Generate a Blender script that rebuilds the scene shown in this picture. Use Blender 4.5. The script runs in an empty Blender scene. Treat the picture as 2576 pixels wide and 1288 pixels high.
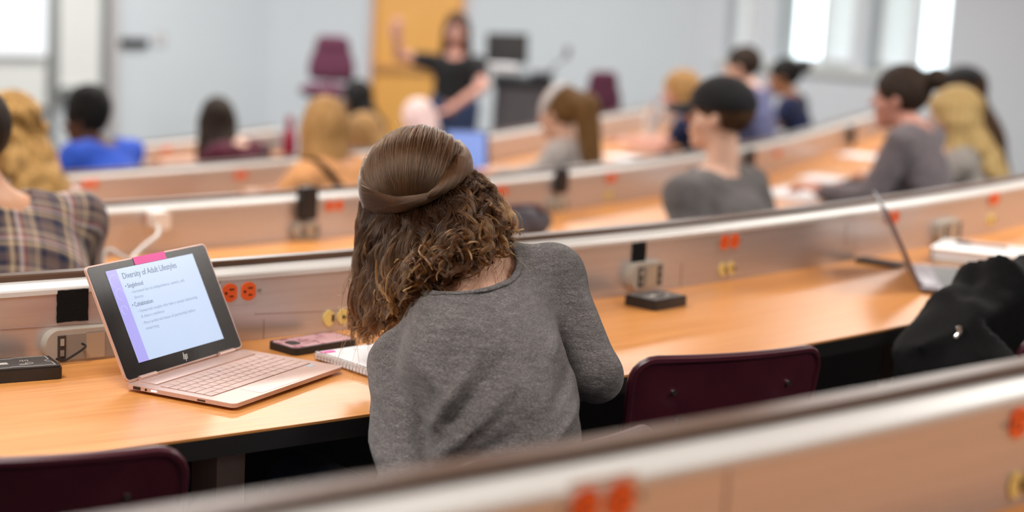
import bpy, bmesh, math, random
import numpy as np
from mathutils import Vector, Matrix, Euler

random.seed(7)
rng = np.random.default_rng(7)
scene = bpy.context.scene
COL = scene.collection
R_ = math.radians

# ------------------------------------------------------------------ camera, world, lights, exposure
IMW, IMH = 2576, 1288
FPX, TH, PH, ZC = 4337.0, 0.1663, 0.0537, 1.9116          # focal length in pixels, pitch down, roll, eye height
_r = np.array([1, 0, 0.0]); _f = np.array([0, math.cos(TH), -math.sin(TH)]); _u = np.array([0, math.sin(TH), math.cos(TH)])
CR = _r * math.cos(PH) + _u * math.sin(PH)
CU = _u * math.cos(PH) - _r * math.sin(PH)
CAMP = np.array([0, 0, ZC])
cd = bpy.data.cameras.new('camera')
cam = bpy.data.objects.new('camera', cd); COL.objects.link(cam)
cd.sensor_width = 36; cd.lens = FPX / IMW * 36; cd.clip_start = 0.05; cd.clip_end = 200
m = Matrix.Identity(4)
for i in range(3):
    m[i][0] = CR[i]; m[i][1] = CU[i]; m[i][2] = -_f[i]; m[i][3] = CAMP[i]
cam.matrix_world = m
cd.dof.use_dof = True; cd.dof.focus_distance = 2.80; cd.dof.aperture_fstop = 1.8; cd.dof.aperture_blades = 0
scene.camera = cam

w = bpy.data.worlds.new('world'); scene.world = w; w.use_nodes = True
bg = w.node_tree.nodes['Background']; bg.inputs[0].default_value = (0.86, 0.94, 1.0, 1); bg.inputs[1].default_value = 3.3

scene.view_settings.view_transform = 'Standard'; scene.view_settings.look = 'None'
scene.view_settings.gamma = 1; scene.view_settings.use_curve_mapping = False
scene.view_settings.exposure = 0.34
CEIL = 3.3

def area_light(name, loc, sx, sy, power, col=(1, 0.965, 0.92), rot=(0, 0, 0)):
    d = bpy.data.lights.new(name, 'AREA'); d.shape = 'RECTANGLE'; d.size = sx; d.size_y = sy; d.energy = power; d.color = col
    o = bpy.data.objects.new(name, d); COL.objects.link(o); o.location = loc; o.rotation_euler = rot
    return o
# rows of recessed ceiling lamps following the room
for (x, y, p) in ((-4.5, 1.6, 40), (-1.0, 1.8, 44), (2.6, 1.8, 44), (-5.0, 5.0, 50), (-1.4, 5.2, 56), (2.4, 5.2, 56), (5.6, 5.2, 46), (-4.6, 9.2, 62), (-1.2, 9.4, 62),
               (2.2, 9.4, 62), (-2.4, 12.2, 66), (0.6, 12.4, 66), (-1.0, -2.2, 16), (2.6, -2.2, 16)):
    area_light('ceiling_lamp_light', (x, y, CEIL - 0.03), 1.25, 0.62, p)

# ------------------------------------------------------------------ pixel helpers: a ray of the camera cut with a real plane or depth
def ray(x, y): return CR * (x - IMW / 2) / FPX - CU * (y - IMH / 2) / FPX + _f
def px(x, y, z):
    d = ray(x, y); return CAMP + d * ((z - ZC) / d[2])
def pd(x, y, d): return CAMP + ray(x, y) * d

# ------------------------------------------------------------------ seating geometry: concentric rows around one centre
CX, CY = -8.041, 12.2803
CEN = np.array([CX, CY])
A1 = R_(-22.6)
N1 = np.array([math.cos(A1), math.sin(A1)]); T1 = np.array([-N1[1], N1[0]])
def RK(k): return 11.8452 - 1.6474 * (k - 1)
def bow(k, a):
    """the nearest row bends a little further out towards its left end"""
    return 0.0 if k else min(0.09, max(0.0, 0.0105 * (-50.2 - math.degrees(a))))
def FZ(k): return max(0.0, 0.15 * (4 - k))
DESK = 0.754
def rowco(k, P):
    v = np.array([P[0], P[1]]) - CEN; a = math.atan2(v[1], v[0])
    if a <= A1:
        n = np.array([math.cos(a), math.sin(a)]); return n, np.hypot(*v) - RK(k) - bow(k, a)
    return N1, float(v @ N1) - RK(k)
def rowmat(P, k, dr=None, z=None):
    """local X along the row to the right, Y away from the sitter towards the front, Z up"""
    n, d = rowco(k, P); p = np.array([P[0], P[1], P[2] if z is None else z])
    if dr is not None: p[:2] += n * (dr - d)
    t = np.array([-n[1], n[0]])
    return Matrix(((t[0], -n[0], 0, p[0]), (t[1], -n[1], 0, p[1]), (0, 0, 1, p[2]), (0, 0, 0, 1)))
FD = 0.038                                                        # how far the raceway face stands out from the rail line
def facept(k, x, y, dr=FD):
    lo, hi = FZ(k) + 0.2, FZ(k) + 1.2
    for _ in range(40):
        mid = (lo + hi) / 2
        if rowco(k, px(x, y, mid))[1] < dr: lo = mid
        else: hi = mid
    return px(x, y, (lo + hi) / 2)

# ------------------------------------------------------------------ materials
def mat(name, color, rough=0.5, metal=0.0, spec=0.5, emit=None, estr=0.0, trans=0.0, coat=0.0, sheen=0.0, ior=None):
    M = bpy.data.materials.new(name); M.use_nodes = True
    b = M.node_tree.nodes['Principled BSDF']
    b.inputs['Base Color'].default_value = (*color, 1); b.inputs['Roughness'].default_value = rough
    b.inputs['Metallic'].default_value = metal; b.inputs['Specular IOR Level'].default_value = spec
    b.inputs['Transmission Weight'].default_value = trans; b.inputs['Coat Weight'].default_value = coat
    b.inputs['Sheen Weight'].default_value = sheen
    if ior: b.inputs['IOR'].default_value = ior
    if emit: b.inputs['Emission Color'].default_value = (*emit, 1); b.inputs['Emission Strength'].default_value = estr
    return M
class NT:
    def __init__(s, M): s.t = M.node_tree; s.b = s.t.nodes['Principled BSDF']
    def n(s, typ, **kw):
        o = s.t.nodes.new(typ)
        for k, v in kw.items():
            if k.startswith('i_'): o.inputs[k[2:].replace('_', ' ')].default_value = v
            else: setattr(o, k, v)
        return o
    def l(s, a, b): s.t.links.new(a, b)
    def coords(s, scale=(1, 1, 1), rot=(0, 0, 0), kind='Object'):
        tc = s.n('ShaderNodeTexCoord'); mp = s.n('ShaderNodeMapping')
        mp.inputs['Scale'].default_value = scale; mp.inputs['Rotation'].default_value = rot
        s.l(tc.outputs[kind], mp.inputs['Vector']); return mp.outputs[0]
    def noise(s, vec, scale=5, detail=4, rough=0.55, dist=0.0):
        o = s.n('ShaderNodeTexNoise'); o.inputs['Scale'].default_value = scale; o.inputs['Detail'].default_value = detail
        o.inputs['Roughness'].default_value = rough; o.inputs['Distortion'].default_value = dist
        s.l(vec, o.inputs['Vector']); return o.outputs['Fac']
    def ramp(s, fac, stops, interp='LINEAR'):
        o = s.n('ShaderNodeValToRGB'); cr = o.color_ramp; cr.interpolation = interp
        while len(cr.elements) < len(stops): cr.elements.new(0.5)
        for e, (p, c) in zip(cr.elements, stops): e.position = p; e.color = (*c, 1)
        s.l(fac, o.inputs[0]); return o.outputs[0]
    def mix(s, fac, a, b, mode='MIX'):
        o = s.n('ShaderNodeMix', data_type='RGBA', blend_type=mode)
        if isinstance(fac, float): o.inputs[0].default_value = fac
        else: s.l(fac, o.inputs[0])
        for sock, v in ((o.inputs[6], a), (o.inputs[7], b)):
            if isinstance(v, tuple): sock.default_value = (*v, 1)
            else: s.l(v, sock)
        return o.outputs[2]
    def bump(s, h, strength=0.3, dist=0.002):
        o = s.n('ShaderNodeBump'); o.inputs['Strength'].default_value = strength; o.inputs['Distance'].default_value = dist
        s.l(h, o.inputs['Height']); s.l(o.outputs[0], s.b.inputs['Normal'])
    def base(s, c): s.l(c, s.b.inputs['Base Color'])

def mottled(name, c1, c2, rough, scale=(6, 6, 6), bump=0.0, bscale=200, **kw):
    M = mat(name, c1, rough, **kw); t = NT(M); v = t.coords(scale)
    t.base(t.ramp(t.noise(v, 1.0, 5), [(0.3, c1), (0.7, c2)]))
    if bump: t.bump(t.noise(t.coords(), bscale, 3), bump, 0.001)
    return M

def wood_mat():
    M = mat('maple_laminate', (0.7, 0.36, 0.14), 0.27, spec=0.5); t = NT(M)
    v = t.coords((1.3, 26, 26), kind='UV'); n1 = t.noise(v, 1.6, 7, 0.62, 1.6)
    v2 = t.coords((4, 150, 1), kind='UV'); n2 = t.noise(v2, 1.0, 5, 0.6, 0.4)
    c = t.ramp(n1, [(0.28, (0.73, 0.295, 0.072)), (0.55, (0.82, 0.365, 0.105)), (0.8, (0.88, 0.445, 0.155))])
    c2 = t.ramp(n2, [(0.35, (0.86, 0.82, 0.78)), (0.65, (1, 1, 1))])
    t.base(t.mix(1.0, c, c2, 'MULTIPLY'))
    rr = t.n('ShaderNodeMapRange'); rr.inputs['To Min'].default_value = 0.24; rr.inputs['To Max'].default_value = 0.36
    t.l(n2, rr.inputs['Value']); t.l(rr.outputs[0], t.b.inputs['Roughness'])
    return M
def raceway_mat():
    M = mat('brushed_raceway_laminate', (0.6, 0.52, 0.49), 0.30, metal=0.6); t = NT(M)
    v = t.coords((0.6, 40, 40), kind='UV'); n = t.noise(v, 3, 4)
    t.base(t.ramp(n, [(0.3, (0.575, 0.535, 0.53)), (0.7, (0.645, 0.60, 0.595))]))
    t.bump(t.noise(t.coords((3, 400, 1), kind='UV'), 1, 3), 0.05, 0.001)
    return M
def heather(name, c1, c2, c3, rot=0.35, wrinkle=0.5):
    M = mat(name, c1, 0.9, spec=0.15, sheen=0.25); t = NT(M)
    n1 = t.noise(t.coords((230, 230, 950), (0, rot, 0)), 1, 3, 0.7)
    n2 = t.noise(t.coords((34, 34, 190), (0, rot, 0)), 1, 4, 0.65)
    n3 = t.noise(t.coords((900, 900, 900)), 1, 2, 0.5)
    a = t.ramp(n1, [(0.36, c1), (0.50, c2), (0.66, c3)])
    b = t.ramp(n2, [(0.32, (0.66, 0.65, 0.65)), (0.68, (1.22, 1.22, 1.22))])
    t.base(t.mix(1.0, a, b, 'MULTIPLY'))
    ad = t.n('ShaderNodeMath', operation='ADD'); t.l(n3, ad.inputs[0])
    ml = t.n('ShaderNodeMath', operation='MULTIPLY'); ml.inputs[1].default_value = 2.5 * wrinkle
    t.l(t.noise(t.coords((16, 16, 34), (0.3, 0.6, 0)), 1, 3, 0.5, 0.6), ml.inputs[0]); t.l(ml.outputs[0], ad.inputs[1])
    t.bump(ad.outputs[0], 0.55, 0.0035)
    return M
def cloth(name, c, rough=0.85, wrinkle=0.5, var=0.8):
    M = mat(name, c, rough, spec=0.2, sheen=0.15); t = NT(M)
    n = t.noise(t.coords((40, 40, 90)), 1, 4)
    t.base(t.ramp(n, [(0.3, tuple(x * var for x in c)), (0.7, tuple(min(1, x * 1.12) for x in c))]))
    t.bump(t.noise(t.coords((14, 14, 22), (0.2, 0.5, 0)), 1, 3, 0.5, 0.8), wrinkle, 0.012)
    return M
def hair_mat(name, c1, c2, scale=(90, 90, 8)):
    M = mat(name, c1, 0.55, spec=0.22); t = NT(M)
    n = t.noise(t.coords(scale), 1, 5, 0.7, 0.8)
    t.base(t.ramp(n, [(0.32, c1), (0.68, c2)])); t.bump(n, 0.9, 0.008)
    return M
def skin_mat(name, c):
    M = mat(name, c, 0.5, spec=0.4); t = NT(M)
    M.node_tree.nodes['Principled BSDF'].inputs['Subsurface Weight'].default_value = 0.12
    M.node_tree.nodes['Principled BSDF'].inputs['Subsurface Radius'].default_value = (0.012, 0.005, 0.003)
    n = t.noise(t.coords((25, 25, 25)), 1, 4)
    t.base(t.ramp(n, [(0.3, tuple(x * 0.93 for x in c)), (0.7, tuple(min(1, x * 1.05) for x in c))])); t.bump(t.noise(t.coords((300, 300, 300)), 1, 2), 0.15, 0.001)
    return M

M = {}
M['wood'] = wood_mat(); M['raceway'] = raceway_mat()
M['ledge'] = mottled('white_ledge_laminate', (0.62, 0.61, 0.585), (0.66, 0.65, 0.63), 0.35)
M['rail'] = mottled('dark_brown_rail', (0.085, 0.045, 0.028), (0.12, 0.066, 0.042), 0.3, (3, 3, 30))
M['black'] = mat('black_laminate', (0.012, 0.011, 0.011), 0.5)
M['blackplastic'] = mottled('black_plastic', (0.012, 0.012, 0.013), (0.02, 0.019, 0.02), 0.38, bump=0.15, bscale=900)
M['velcro'] = mottled('black_hook_tape', (0.008, 0.008, 0.008), (0.016, 0.016, 0.016), 0.95, (400, 400, 400), bump=0.8, bscale=1200, spec=0.1)
M['legpaint'] = mottled('tan_painted_steel', (0.42, 0.31, 0.25), (0.48, 0.36, 0.29), 0.45)
M['orange'] = mottled('orange_receptacle_plastic', (0.86, 0.115, 0.012), (0.9, 0.14, 0.016), 0.4, (30, 30, 30))
M['yellow'] = mottled('ivory_yellow_plastic', (0.78, 0.60, 0.19), (0.83, 0.65, 0.24), 0.45, (30, 30, 30))
M['slot'] = mat('dark_slot', (0.03, 0.012, 0.008), 0.8)
M['podgrey'] = mottled('grey_box_plastic', (0.44, 0.40, 0.34), (0.5, 0.455, 0.39), 0.5)
M['podface'] = mottled('grey_face_plastic', (0.27, 0.24, 0.21), (0.31, 0.275, 0.235), 0.55)
M['podtan'] = mottled('tan_face_plastic', (0.42, 0.33, 0.24), (0.47, 0.375, 0.27), 0.55)
M['maroon'] = mottled('maroon_shell_plastic', (0.058, 0.0085, 0.018), (0.078, 0.012, 0.024), 0.36, (12, 12, 12), bump=0.12, bscale=700)
M['chrome'] = mat('chromed_steel', (0.62, 0.6, 0.57), 0.22, metal=1.0)
M['steel'] = mottled('satin_steel', (0.5, 0.48, 0.45), (0.58, 0.56, 0.52), 0.35, metal=0.9)
M['floor'] = mottled('dark_carpet', (0.03, 0.027, 0.03), (0.055, 0.048, 0.05), 0.95, (90, 90, 90), bump=0.6, bscale=500)
M['wall'] = mottled('pale_blue_wall_paint', (0.66, 0.725, 0.775), (0.68, 0.745, 0.795), 0.75, (1.2, 1.2, 1.2), bump=0.08, bscale=250)
M['wall_r'] = mottled('pale_grey_wall_paint', (0.64, 0.68, 0.73), (0.66, 0.70, 0.75), 0.75, (1.2, 1.2, 1.2), bump=0.08, bscale=250)
M['ceiling'] = mottled('white_ceiling_tile', (0.78, 0.78, 0.76), (0.82, 0.82, 0.8), 0.9, (8, 8, 8))
M['white'] = mottled('white_enamel', (0.82, 0.83, 0.82), (0.86, 0.87, 0.86), 0.3, (4, 4, 4))
M['board'] = mottled('whiteboard_enamel', (0.80, 0.83, 0.81), (0.83, 0.86, 0.84), 0.3, (2, 2, 2))
M['alu'] = mottled('grey_aluminium', (0.36, 0.38, 0.38), (0.42, 0.44, 0.44), 0.4, (4, 4, 30), metal=0.3)
M['trimgrey'] = mottled('warm_grey_trim', (0.50, 0.49, 0.50), (0.53, 0.52, 0.53), 0.6)
M['door'] = None
M['jamb'] = mottled('pale_pink_grey_jamb', (0.62, 0.56, 0.58), (0.66, 0.6, 0.62), 0.5)
M['rose'] = mottled('rose_gold_aluminium', (0.66, 0.46, 0.40), (0.70, 0.50, 0.44), 0.38, (200, 200, 200), metal=0.35)
M['rosekey'] = mottled('rose_gold_keys', (0.60, 0.42, 0.37), (0.64, 0.455, 0.40), 0.5, (60, 60, 60))
M['keygap'] = mat('key_gap', (0.30, 0.19, 0.165), 0.7)
M['bezel'] = mottled('dark_glass_bezel', (0.018, 0.017, 0.018), (0.03, 0.028, 0.028), 0.24, (14, 14, 14))
M['paper'] = mottled('white_paper', (0.84, 0.84, 0.87), (0.88, 0.88, 0.9), 0.8, (20, 20, 20))
M['paperedge'] = mottled('cream_page_edges', (0.72, 0.62, 0.42), (0.80, 0.70, 0.5), 0.85, (10, 10, 600))
M['pink'] = mat('pink_sticky_paper', (0.97, 0.17, 0.50), 0.7)
M['blackcloth'] = mottled('black_jacket_cloth', (0.0035, 0.0038, 0.0042), (0.006, 0.0064, 0.0070), 0.8, (60, 60, 60), bump=0.2, bscale=500, spec=0.12)
M['bagcloth'] = cloth('dark_grey_cloth', (0.075, 0.068, 0.082))
M['denim'] = cloth('blue_denim', (0.05, 0.075, 0.16))
M['darkpants'] = cloth('dark_trouser_cloth', (0.03, 0.03, 0.036))
M['shoe'] = mottled('dark_shoe_rubber', (0.03, 0.028, 0.028), (0.05, 0.045, 0.045), 0.6)
M['eye'] = mat('eye_white', (0.75, 0.72, 0.7), 0.2)
M['wire'] = mat('white_wire', (0.8, 0.78, 0.75), 0.35)
M['glass'] = mat('window_glass', (0.9, 0.95, 0.96), 0.02)
def thin_glass(G):
    t = NT(G); tp = t.n('ShaderNodeBsdfTransparent'); tp.inputs[0].default_value = (0.95, 0.98, 0.985, 1); gl = t.n('ShaderNodeBsdfGlossy'); gl.inputs['Roughness'].default_value = 0.02
    mx = t.n('ShaderNodeMixShader'); mx.inputs[0].default_value = 0.06; t.l(tp.outputs[0], mx.inputs[1]); t.l(gl.outputs[0], mx.inputs[2]); t.l(mx.outputs[0], t.t.nodes['Material Output'].inputs[0])
thin_glass(M['glass'])
def door_mat():
    Md = mat('orange_oak_veneer', (0.8, 0.4, 0.1), 0.4); t = NT(Md)
    n = t.noise(t.coords((14, 14, 0.9)), 1.4, 6, 0.6, 1.2)
    t.base(t.ramp(n, [(0.3, (0.86, 0.43, 0.10)), (0.7, (0.92, 0.50, 0.14))])); return Md
M['door'] = door_mat()

# ------------------------------------------------------------------ mesh helpers
def link(name, me, m_, parent=None, mw=None):
    o = bpy.data.objects.new(name, me); COL.objects.link(o)
    if m_ is not None and me is not None:
        for q in (m_ if isinstance(m_, (list, tuple)) else [m_]): me.materials.append(q)
    if parent is not None: o.parent = parent
    if mw is not None: o.matrix_local = mw
    return o
def tag(o, label=None, cat=None, group=None, kind=None):
    if label: o['label'] = label
    if cat: o['category'] = cat
    if group: o['group'] = group
    if kind: o['kind'] = kind
    return o
def thing(name, label, cat, mw=None, group=None):
    o = bpy.data.objects.new(name, None); COL.objects.link(o); o.empty_display_size = 0.1
    if mw is not None: o.matrix_world = mw
    return tag(o, label, cat, group)
def fin(name, bm, m_, parent=None, mw=None, smooth=False, bevel=0.0, seg=2, angle=35):
    if bevel:
        es = [e for e in bm.edges if len(e.link_faces) == 2 and e.calc_face_angle(0) > R_(30)]
        bmesh.ops.bevel(bm, geom=es, offset=bevel, segments=seg, profile=0.6, affect='EDGES', clamp_overlap=True)
    bmesh.ops.recalc_face_normals(bm, faces=bm.faces)
    me = bpy.data.meshes.new(name); bm.to_mesh(me); bm.free()
    if smooth or bevel:
        me.polygons.foreach_set('use_smooth', [True] * len(me.polygons))
        try: me.set_sharp_from_angle(angle=R_(angle))
        except Exception: pass
    return link(name, me, m_, parent, mw)
def box(bm, c, s, rot=None, mi=0):
    r = bmesh.ops.create_cube(bm, size=1.0)['verts']
    mm = Matrix.Translation(Vector(c)) @ (rot.to_4x4() if rot is not None else Matrix.Identity(4)) @ Matrix.Diagonal((*s, 1))
    bmesh.ops.transform(bm, matrix=mm, verts=r)
    for v in r:
        for f in v.link_faces: f.material_index = mi
    return r
def cyl(bm, a, b, r1, r2=None, n=16, mi=0):
    a, b = Vector(a), Vector(b); d = b - a; r2 = r1 if r2 is None else r2
    vs = bmesh.ops.create_cone(bm, cap_ends=True, segments=n, radius1=r1, radius2=r2, depth=d.length)['verts']
    q = d.to_track_quat('Z', 'Y')
    bmesh.ops.transform(bm, matrix=Matrix.Translation((a + b) / 2) @ q.to_matrix().to_4x4(), verts=vs)
    for v in vs:
        for f in v.link_faces: f.material_index = mi
    return vs
def tube(bm, pts, r, n=10, caps=True):
    pts = [Vector(p) for p in pts]; rings = []
    up = None
    for i, p in enumerate(pts):
        d = (pts[min(i + 1, len(pts) - 1)] - pts[max(i - 1, 0)]).normalized()
        if up is None:
            up = Vector((0, 0, 1)) if abs(d.z) < 0.9 else Vector((1, 0, 0))
        x = d.cross(up).normalized(); up = x.cross(d).normalized()
        rr = r[i] if isinstance(r, (list, tuple)) else r
        rings.append([bm.verts.new(p + x * (rr * math.cos(2 * math.pi * j / n)) + up * (rr * math.sin(2 * math.pi * j / n))) for j in range(n)])
    for A, B in zip(rings, rings[1:]):
        for j in range(n): bm.faces.new((A[j], A[(j + 1) % n], B[(j + 1) % n], B[j]))
    if caps: bm.faces.new(rings[0][::-1]); bm.faces.new(rings[-1])
def lathe(bm, prof, n=24, c=(0, 0, 0)):
    rings = []
    for (r, z) in prof:
        rings.append([bm.verts.new((c[0] + r * math.cos(2 * math.pi * j / n), c[1] + r * math.sin(2 * math.pi * j / n), c[2] + z)) for j in range(n)])
    for A, B in zip(rings, rings[1:]):
        for j in range(n): bm.faces.new((A[j], A[(j + 1) % n], B[(j + 1) % n], B[j]))
    bm.faces.new(rings[0][::-1]); bm.faces.new(rings[-1])
def spline(pts, n):
    """Catmull-Rom through numpy control points"""
    P = np.asarray(pts, float); P = np.vstack([2 * P[0] - P[1], P, 2 * P[-1] - P[-2]])
    t = np.linspace(0, len(P) - 3 - 1e-9, n); i = t.astype(int); u = (t - i)[:, None]
    a, b, c, d = P[i], P[i + 1], P[i + 2], P[i + 3]
    return 0.5 * ((2 * b) + (c - a) * u + (2 * a - 5 * b + 4 * c - d) * u ** 2 + (3 * b - a - 3 * c + d) * u ** 3)
def rounded_rect(w_, h_, r, n=6, cx=0, cy=0):
    pts = []
    for (sx, sy, a0) in ((1, 1, 0), (-1, 1, 90), (-1, -1, 180), (1, -1, 270)):
        for i in range(n + 1):
            a = R_(a0 + 90 * i / n); pts.append((cx + sx * (w_ / 2 - r) + r * math.cos(a), cy + sy * (h_ / 2 - r) + r * math.sin(a)))
    return pts
def slab(bm, pts, z0, z1, mi=0):
    """extrude a 2D outline (XY) from z0 to z1"""
    A = [bm.verts.new((x, y, z0)) for x, y in pts]; B = [bm.verts.new((x, y, z1)) for x, y in pts]
    fs = [bm.faces.new(A[::-1]), bm.faces.new(B)]
    n = len(pts)
    for i in range(n): fs.append(bm.faces.new((A[i], A[(i + 1) % n], B[(i + 1) % n], B[i])))
    for f in fs: f.material_index = mi
def pslab(bm, pts, y0, y1, mi=0):
    """extrude a 2D outline (XZ) from y0 to y1"""
    A = [bm.verts.new((x, y0, z)) for x, z in pts]; B = [bm.verts.new((x, y1, z)) for x, z in pts]
    fs = [bm.faces.new(A), bm.faces.new(B[::-1])]
    n = len(pts)
    for i in range(n): fs.append(bm.faces.new((A[i], B[i], B[(i + 1) % n], A[(i + 1) % n])))
    for f in fs: f.material_index = mi

# ------------------------------------------------------------------ signed distance bodies meshed with surface nets
def rc(a, b, ra, rb, nrm=None, s=1.0):
    a = np.array(a, np.float32); b = np.array(b, np.float32); ba = b - a; L = max(float(ba @ ba), 1e-9)
    if nrm is not None: nrm = np.array(nrm, np.float32); nrm /= np.linalg.norm(nrm)
    def f(p):
        q = p - a
        if nrm is not None:
            ax = ba / math.sqrt(L); nn = nrm - ax * float(nrm @ ax); nn = nn / max(np.linalg.norm(nn), 1e-6)
            q = q + np.outer(q @ nn, nn) * (1 / s - 1)
        h = np.clip(q @ ba / L, 0, 1)
        d = np.linalg.norm(q - h[:, None] * ba, axis=1) - (ra + (rb - ra) * h)
        return d * (1.0 if nrm is None else min(1.0, (1 + s) / 2))
    return f
def el(c, r, Rm=None):
    c = np.array(c, np.float32); r = np.array(r, np.float32)
    def f(p):
        q = p - c
        if Rm is not None: q = q @ Rm
        k0 = np.linalg.norm(q / r, axis=1); k1 = np.linalg.norm(q / (r * r), axis=1)
        return k0 * (k0 - 1) / np.maximum(k1, 1e-6)
    return f
def smin(a, b, k):
    h = np.clip(0.5 + 0.5 * (b - a) / k, 0, 1)
    return b + (a - b) * h - k * h * (1 - h)
def union(prims, k=0.03):
    def f(p):
        d = None
        for q in prims:
            kk = k
            if isinstance(q, tuple): q, kk = q
            v = q(p); d = v if d is None else smin(d, v, kk)
        return d
    return f
def snet(fn, lo, hi, h):
    lo = np.array(lo, np.float32); n = np.ceil((np.array(hi) - lo) / h).astype(int) + 1
    g = np.stack(np.meshgrid(*[lo[i] + h * np.arange(n[i], dtype=np.float32) for i in range(3)], indexing='ij'), -1).reshape(-1, 3)
    V = np.concatenate([fn(g[i:i + 200000]) for i in range(0, len(g), 200000)]).reshape(n).astype(np.float32)
    I = V < 0
    cs = [(x, y, z) for x in (0, 1) for y in (0, 1) for z in (0, 1)]
    sl = lambda A, c: A[c[0]:n[0] - 1 + c[0], c[1]:n[1] - 1 + c[1], c[2]:n[2] - 1 + c[2]]
    cnt = sum(sl(I, c).astype(np.int8) for c in cs)
    act = (cnt > 0) & (cnt < 8)
    idx = -np.ones(act.shape, np.int64); idx[act] = np.arange(act.sum())
    ci = np.argwhere(act); acc = np.zeros((len(ci), 3), np.float32); num = np.zeros(len(ci), np.float32)
    for a in cs:
        for ax in range(3):
            if a[ax]: continue
            b = list(a); b[ax] = 1
            va = sl(V, a)[act]; vb = sl(V, b)[act]; cr = (va < 0) != (vb < 0)
            t = np.where(cr, va / np.where(cr, va - vb, 1), 0)
            pos = np.tile(np.array(a, np.float32), (len(ci), 1)); pos[:, ax] = t
            acc += pos * cr[:, None]; num += cr
    verts = lo + h * (ci + acc / num[:, None])
    quads = []
    for ax in range(3):
        u, v = (ax + 1) % 3, (ax + 2) % 3
        s0 = [slice(1, -1)] * 3; s0[ax] = slice(0, -1); s1 = list(s0); s1[ax] = slice(1, None)
        A, B = I[tuple(s0)], I[tuple(s1)]
        e = np.argwhere(A != B); 
        if not len(e): continue
        ins = A[tuple(e.T)]
        base = e.copy(); base[:, u] += 1; base[:, v] += 1
        def cell(du, dv):
            q = base.copy(); q[:, u] += du; q[:, v] += dv; return idx[tuple(q.T)]
        q = np.stack([cell(-1, -1), cell(0, -1), cell(0, 0), cell(-1, 0)], 1)
        q[~ins] = q[~ins][:, ::-1]; quads.append(q)
    Q = np.concatenate(quads); Q = Q[(Q >= 0).all(1)]
    return verts, Q
def smooth_verts(v, q, it=1, lam=0.5):
    for _ in range(it):
        s = np.zeros_like(v); c = np.zeros(len(v), np.float32)
        for i in range(4):
            a, b = q[:, i], q[:, (i + 1) % 4]
            np.add.at(s, a, v[b]); np.add.at(c, a, 1); np.add.at(s, b, v[a]); np.add.at(c, b, 1)
        v = v + lam * (s / np.maximum(c, 1)[:, None] - v)
    return v
def to_mesh(name, v, q):
    me = bpy.data.meshes.new(name)
    me.vertices.add(len(v)); me.vertices.foreach_set('co', np.asarray(v, np.float32).ravel())
    me.loops.add(q.size); me.loops.foreach_set('vertex_index', q.astype(np.int32).ravel())
    me.polygons.add(len(q)); me.polygons.foreach_set('loop_start', np.arange(0, q.size, 4, dtype=np.int32))
    me.polygons.foreach_set('use_smooth', np.ones(len(q), bool))
    me.update(calc_edges=True); me.validate()
    return me
def blob(name, fn, lo, hi, h, m_, parent=None, mw=None, sm=1):
    v, q = snet(fn, lo, hi, h); v = smooth_verts(v, q, sm)
    return link(name, to_mesh(name, v, q), m_, parent, mw)
# ------------------------------------------------------------------ room shell
CFL = np.array([-2.2, 15.0]); CFR = np.array([1.39, 15.0])
UL = np.array([-0.769, -0.639]); UR = np.array([0.769, -0.639])       # the two slanted walls leave the door wall
def wallhit(x, y, P0, U):
    d = ray(x, y); A = np.array([[d[0], -U[0]], [d[1], -U[1]]]); s, t = np.linalg.solve(A, P0 - CAMP[:2])
    return t, (CAMP + d * s)[2]
def wallmat(P0, U, inward_z=1):
    """local X along the wall, Y out of the room, Z up"""
    u = np.array(U) / np.linalg.norm(U); nrm = np.array([-u[1], u[0]])
    if nrm @ (np.array([-1.0, 6.0]) - P0) > 0: nrm = -nrm
    return Matrix(((u[0], nrm[0], 0, P0[0]), (u[1], nrm[1], 0, P0[1]), (0, 0, 1, 0), (0, 0, 0, 1)))
WL, WF, WR = wallmat(CFL, UL), wallmat(CFL, CFR - CFL), wallmat(CFR, UR)
def struct(name, bm, m_, mw=None, **kw):
    return tag(fin(name, bm, m_, None, mw, **kw), kind='structure')
PLB, PRB = CFL + UL * 10, CFR + UR * 9

# stepped floor: a base slab and one ring step per row
bm = bmesh.new(); box(bm, (-1, 5.5, -0.1), (26, 24, 0.2))
def ring(bm, r0, r1, z0, z1, a0, a1, n, L):
    angs = np.linspace(a0, a1, n); pts = [(CEN + r0 * np.array([math.cos(a), math.sin(a)]), CEN + r1 * np.array([math.cos(a), math.sin(a)])) for a in angs]
    pts.append((pts[-1][0] + T1 * L, pts[-1][1] + T1 * L))
    V = []
    for p, q in pts: V.append([bm.verts.new((*p, z0)), bm.verts.new((*q, z0)), bm.verts.new((*q, z1)), bm.verts.new((*p, z1))])
    for A, B in zip(V, V[1:]):
        for j in range(4): bm.faces.new((A[j], A[(j + 1) % 4], B[(j + 1) % 4], B[j]))
    bm.faces.new(V[0]); bm.faces.new(V[-1][::-1])
for k in range(4):
    ring(bm, RK(k), (RK(k - 1) if k else RK(0) + 4.0) , -0.05, FZ(k), R_(-80), A1, 40, 2.0 if k < 2 else 3.2)
struct('floor', bm, M['floor'])
bm = bmesh.new(); box(bm, (-1, 5.5, CEIL + 0.05), (26, 24, 0.1)); struct('ceiling', bm, M['ceiling'])

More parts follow.
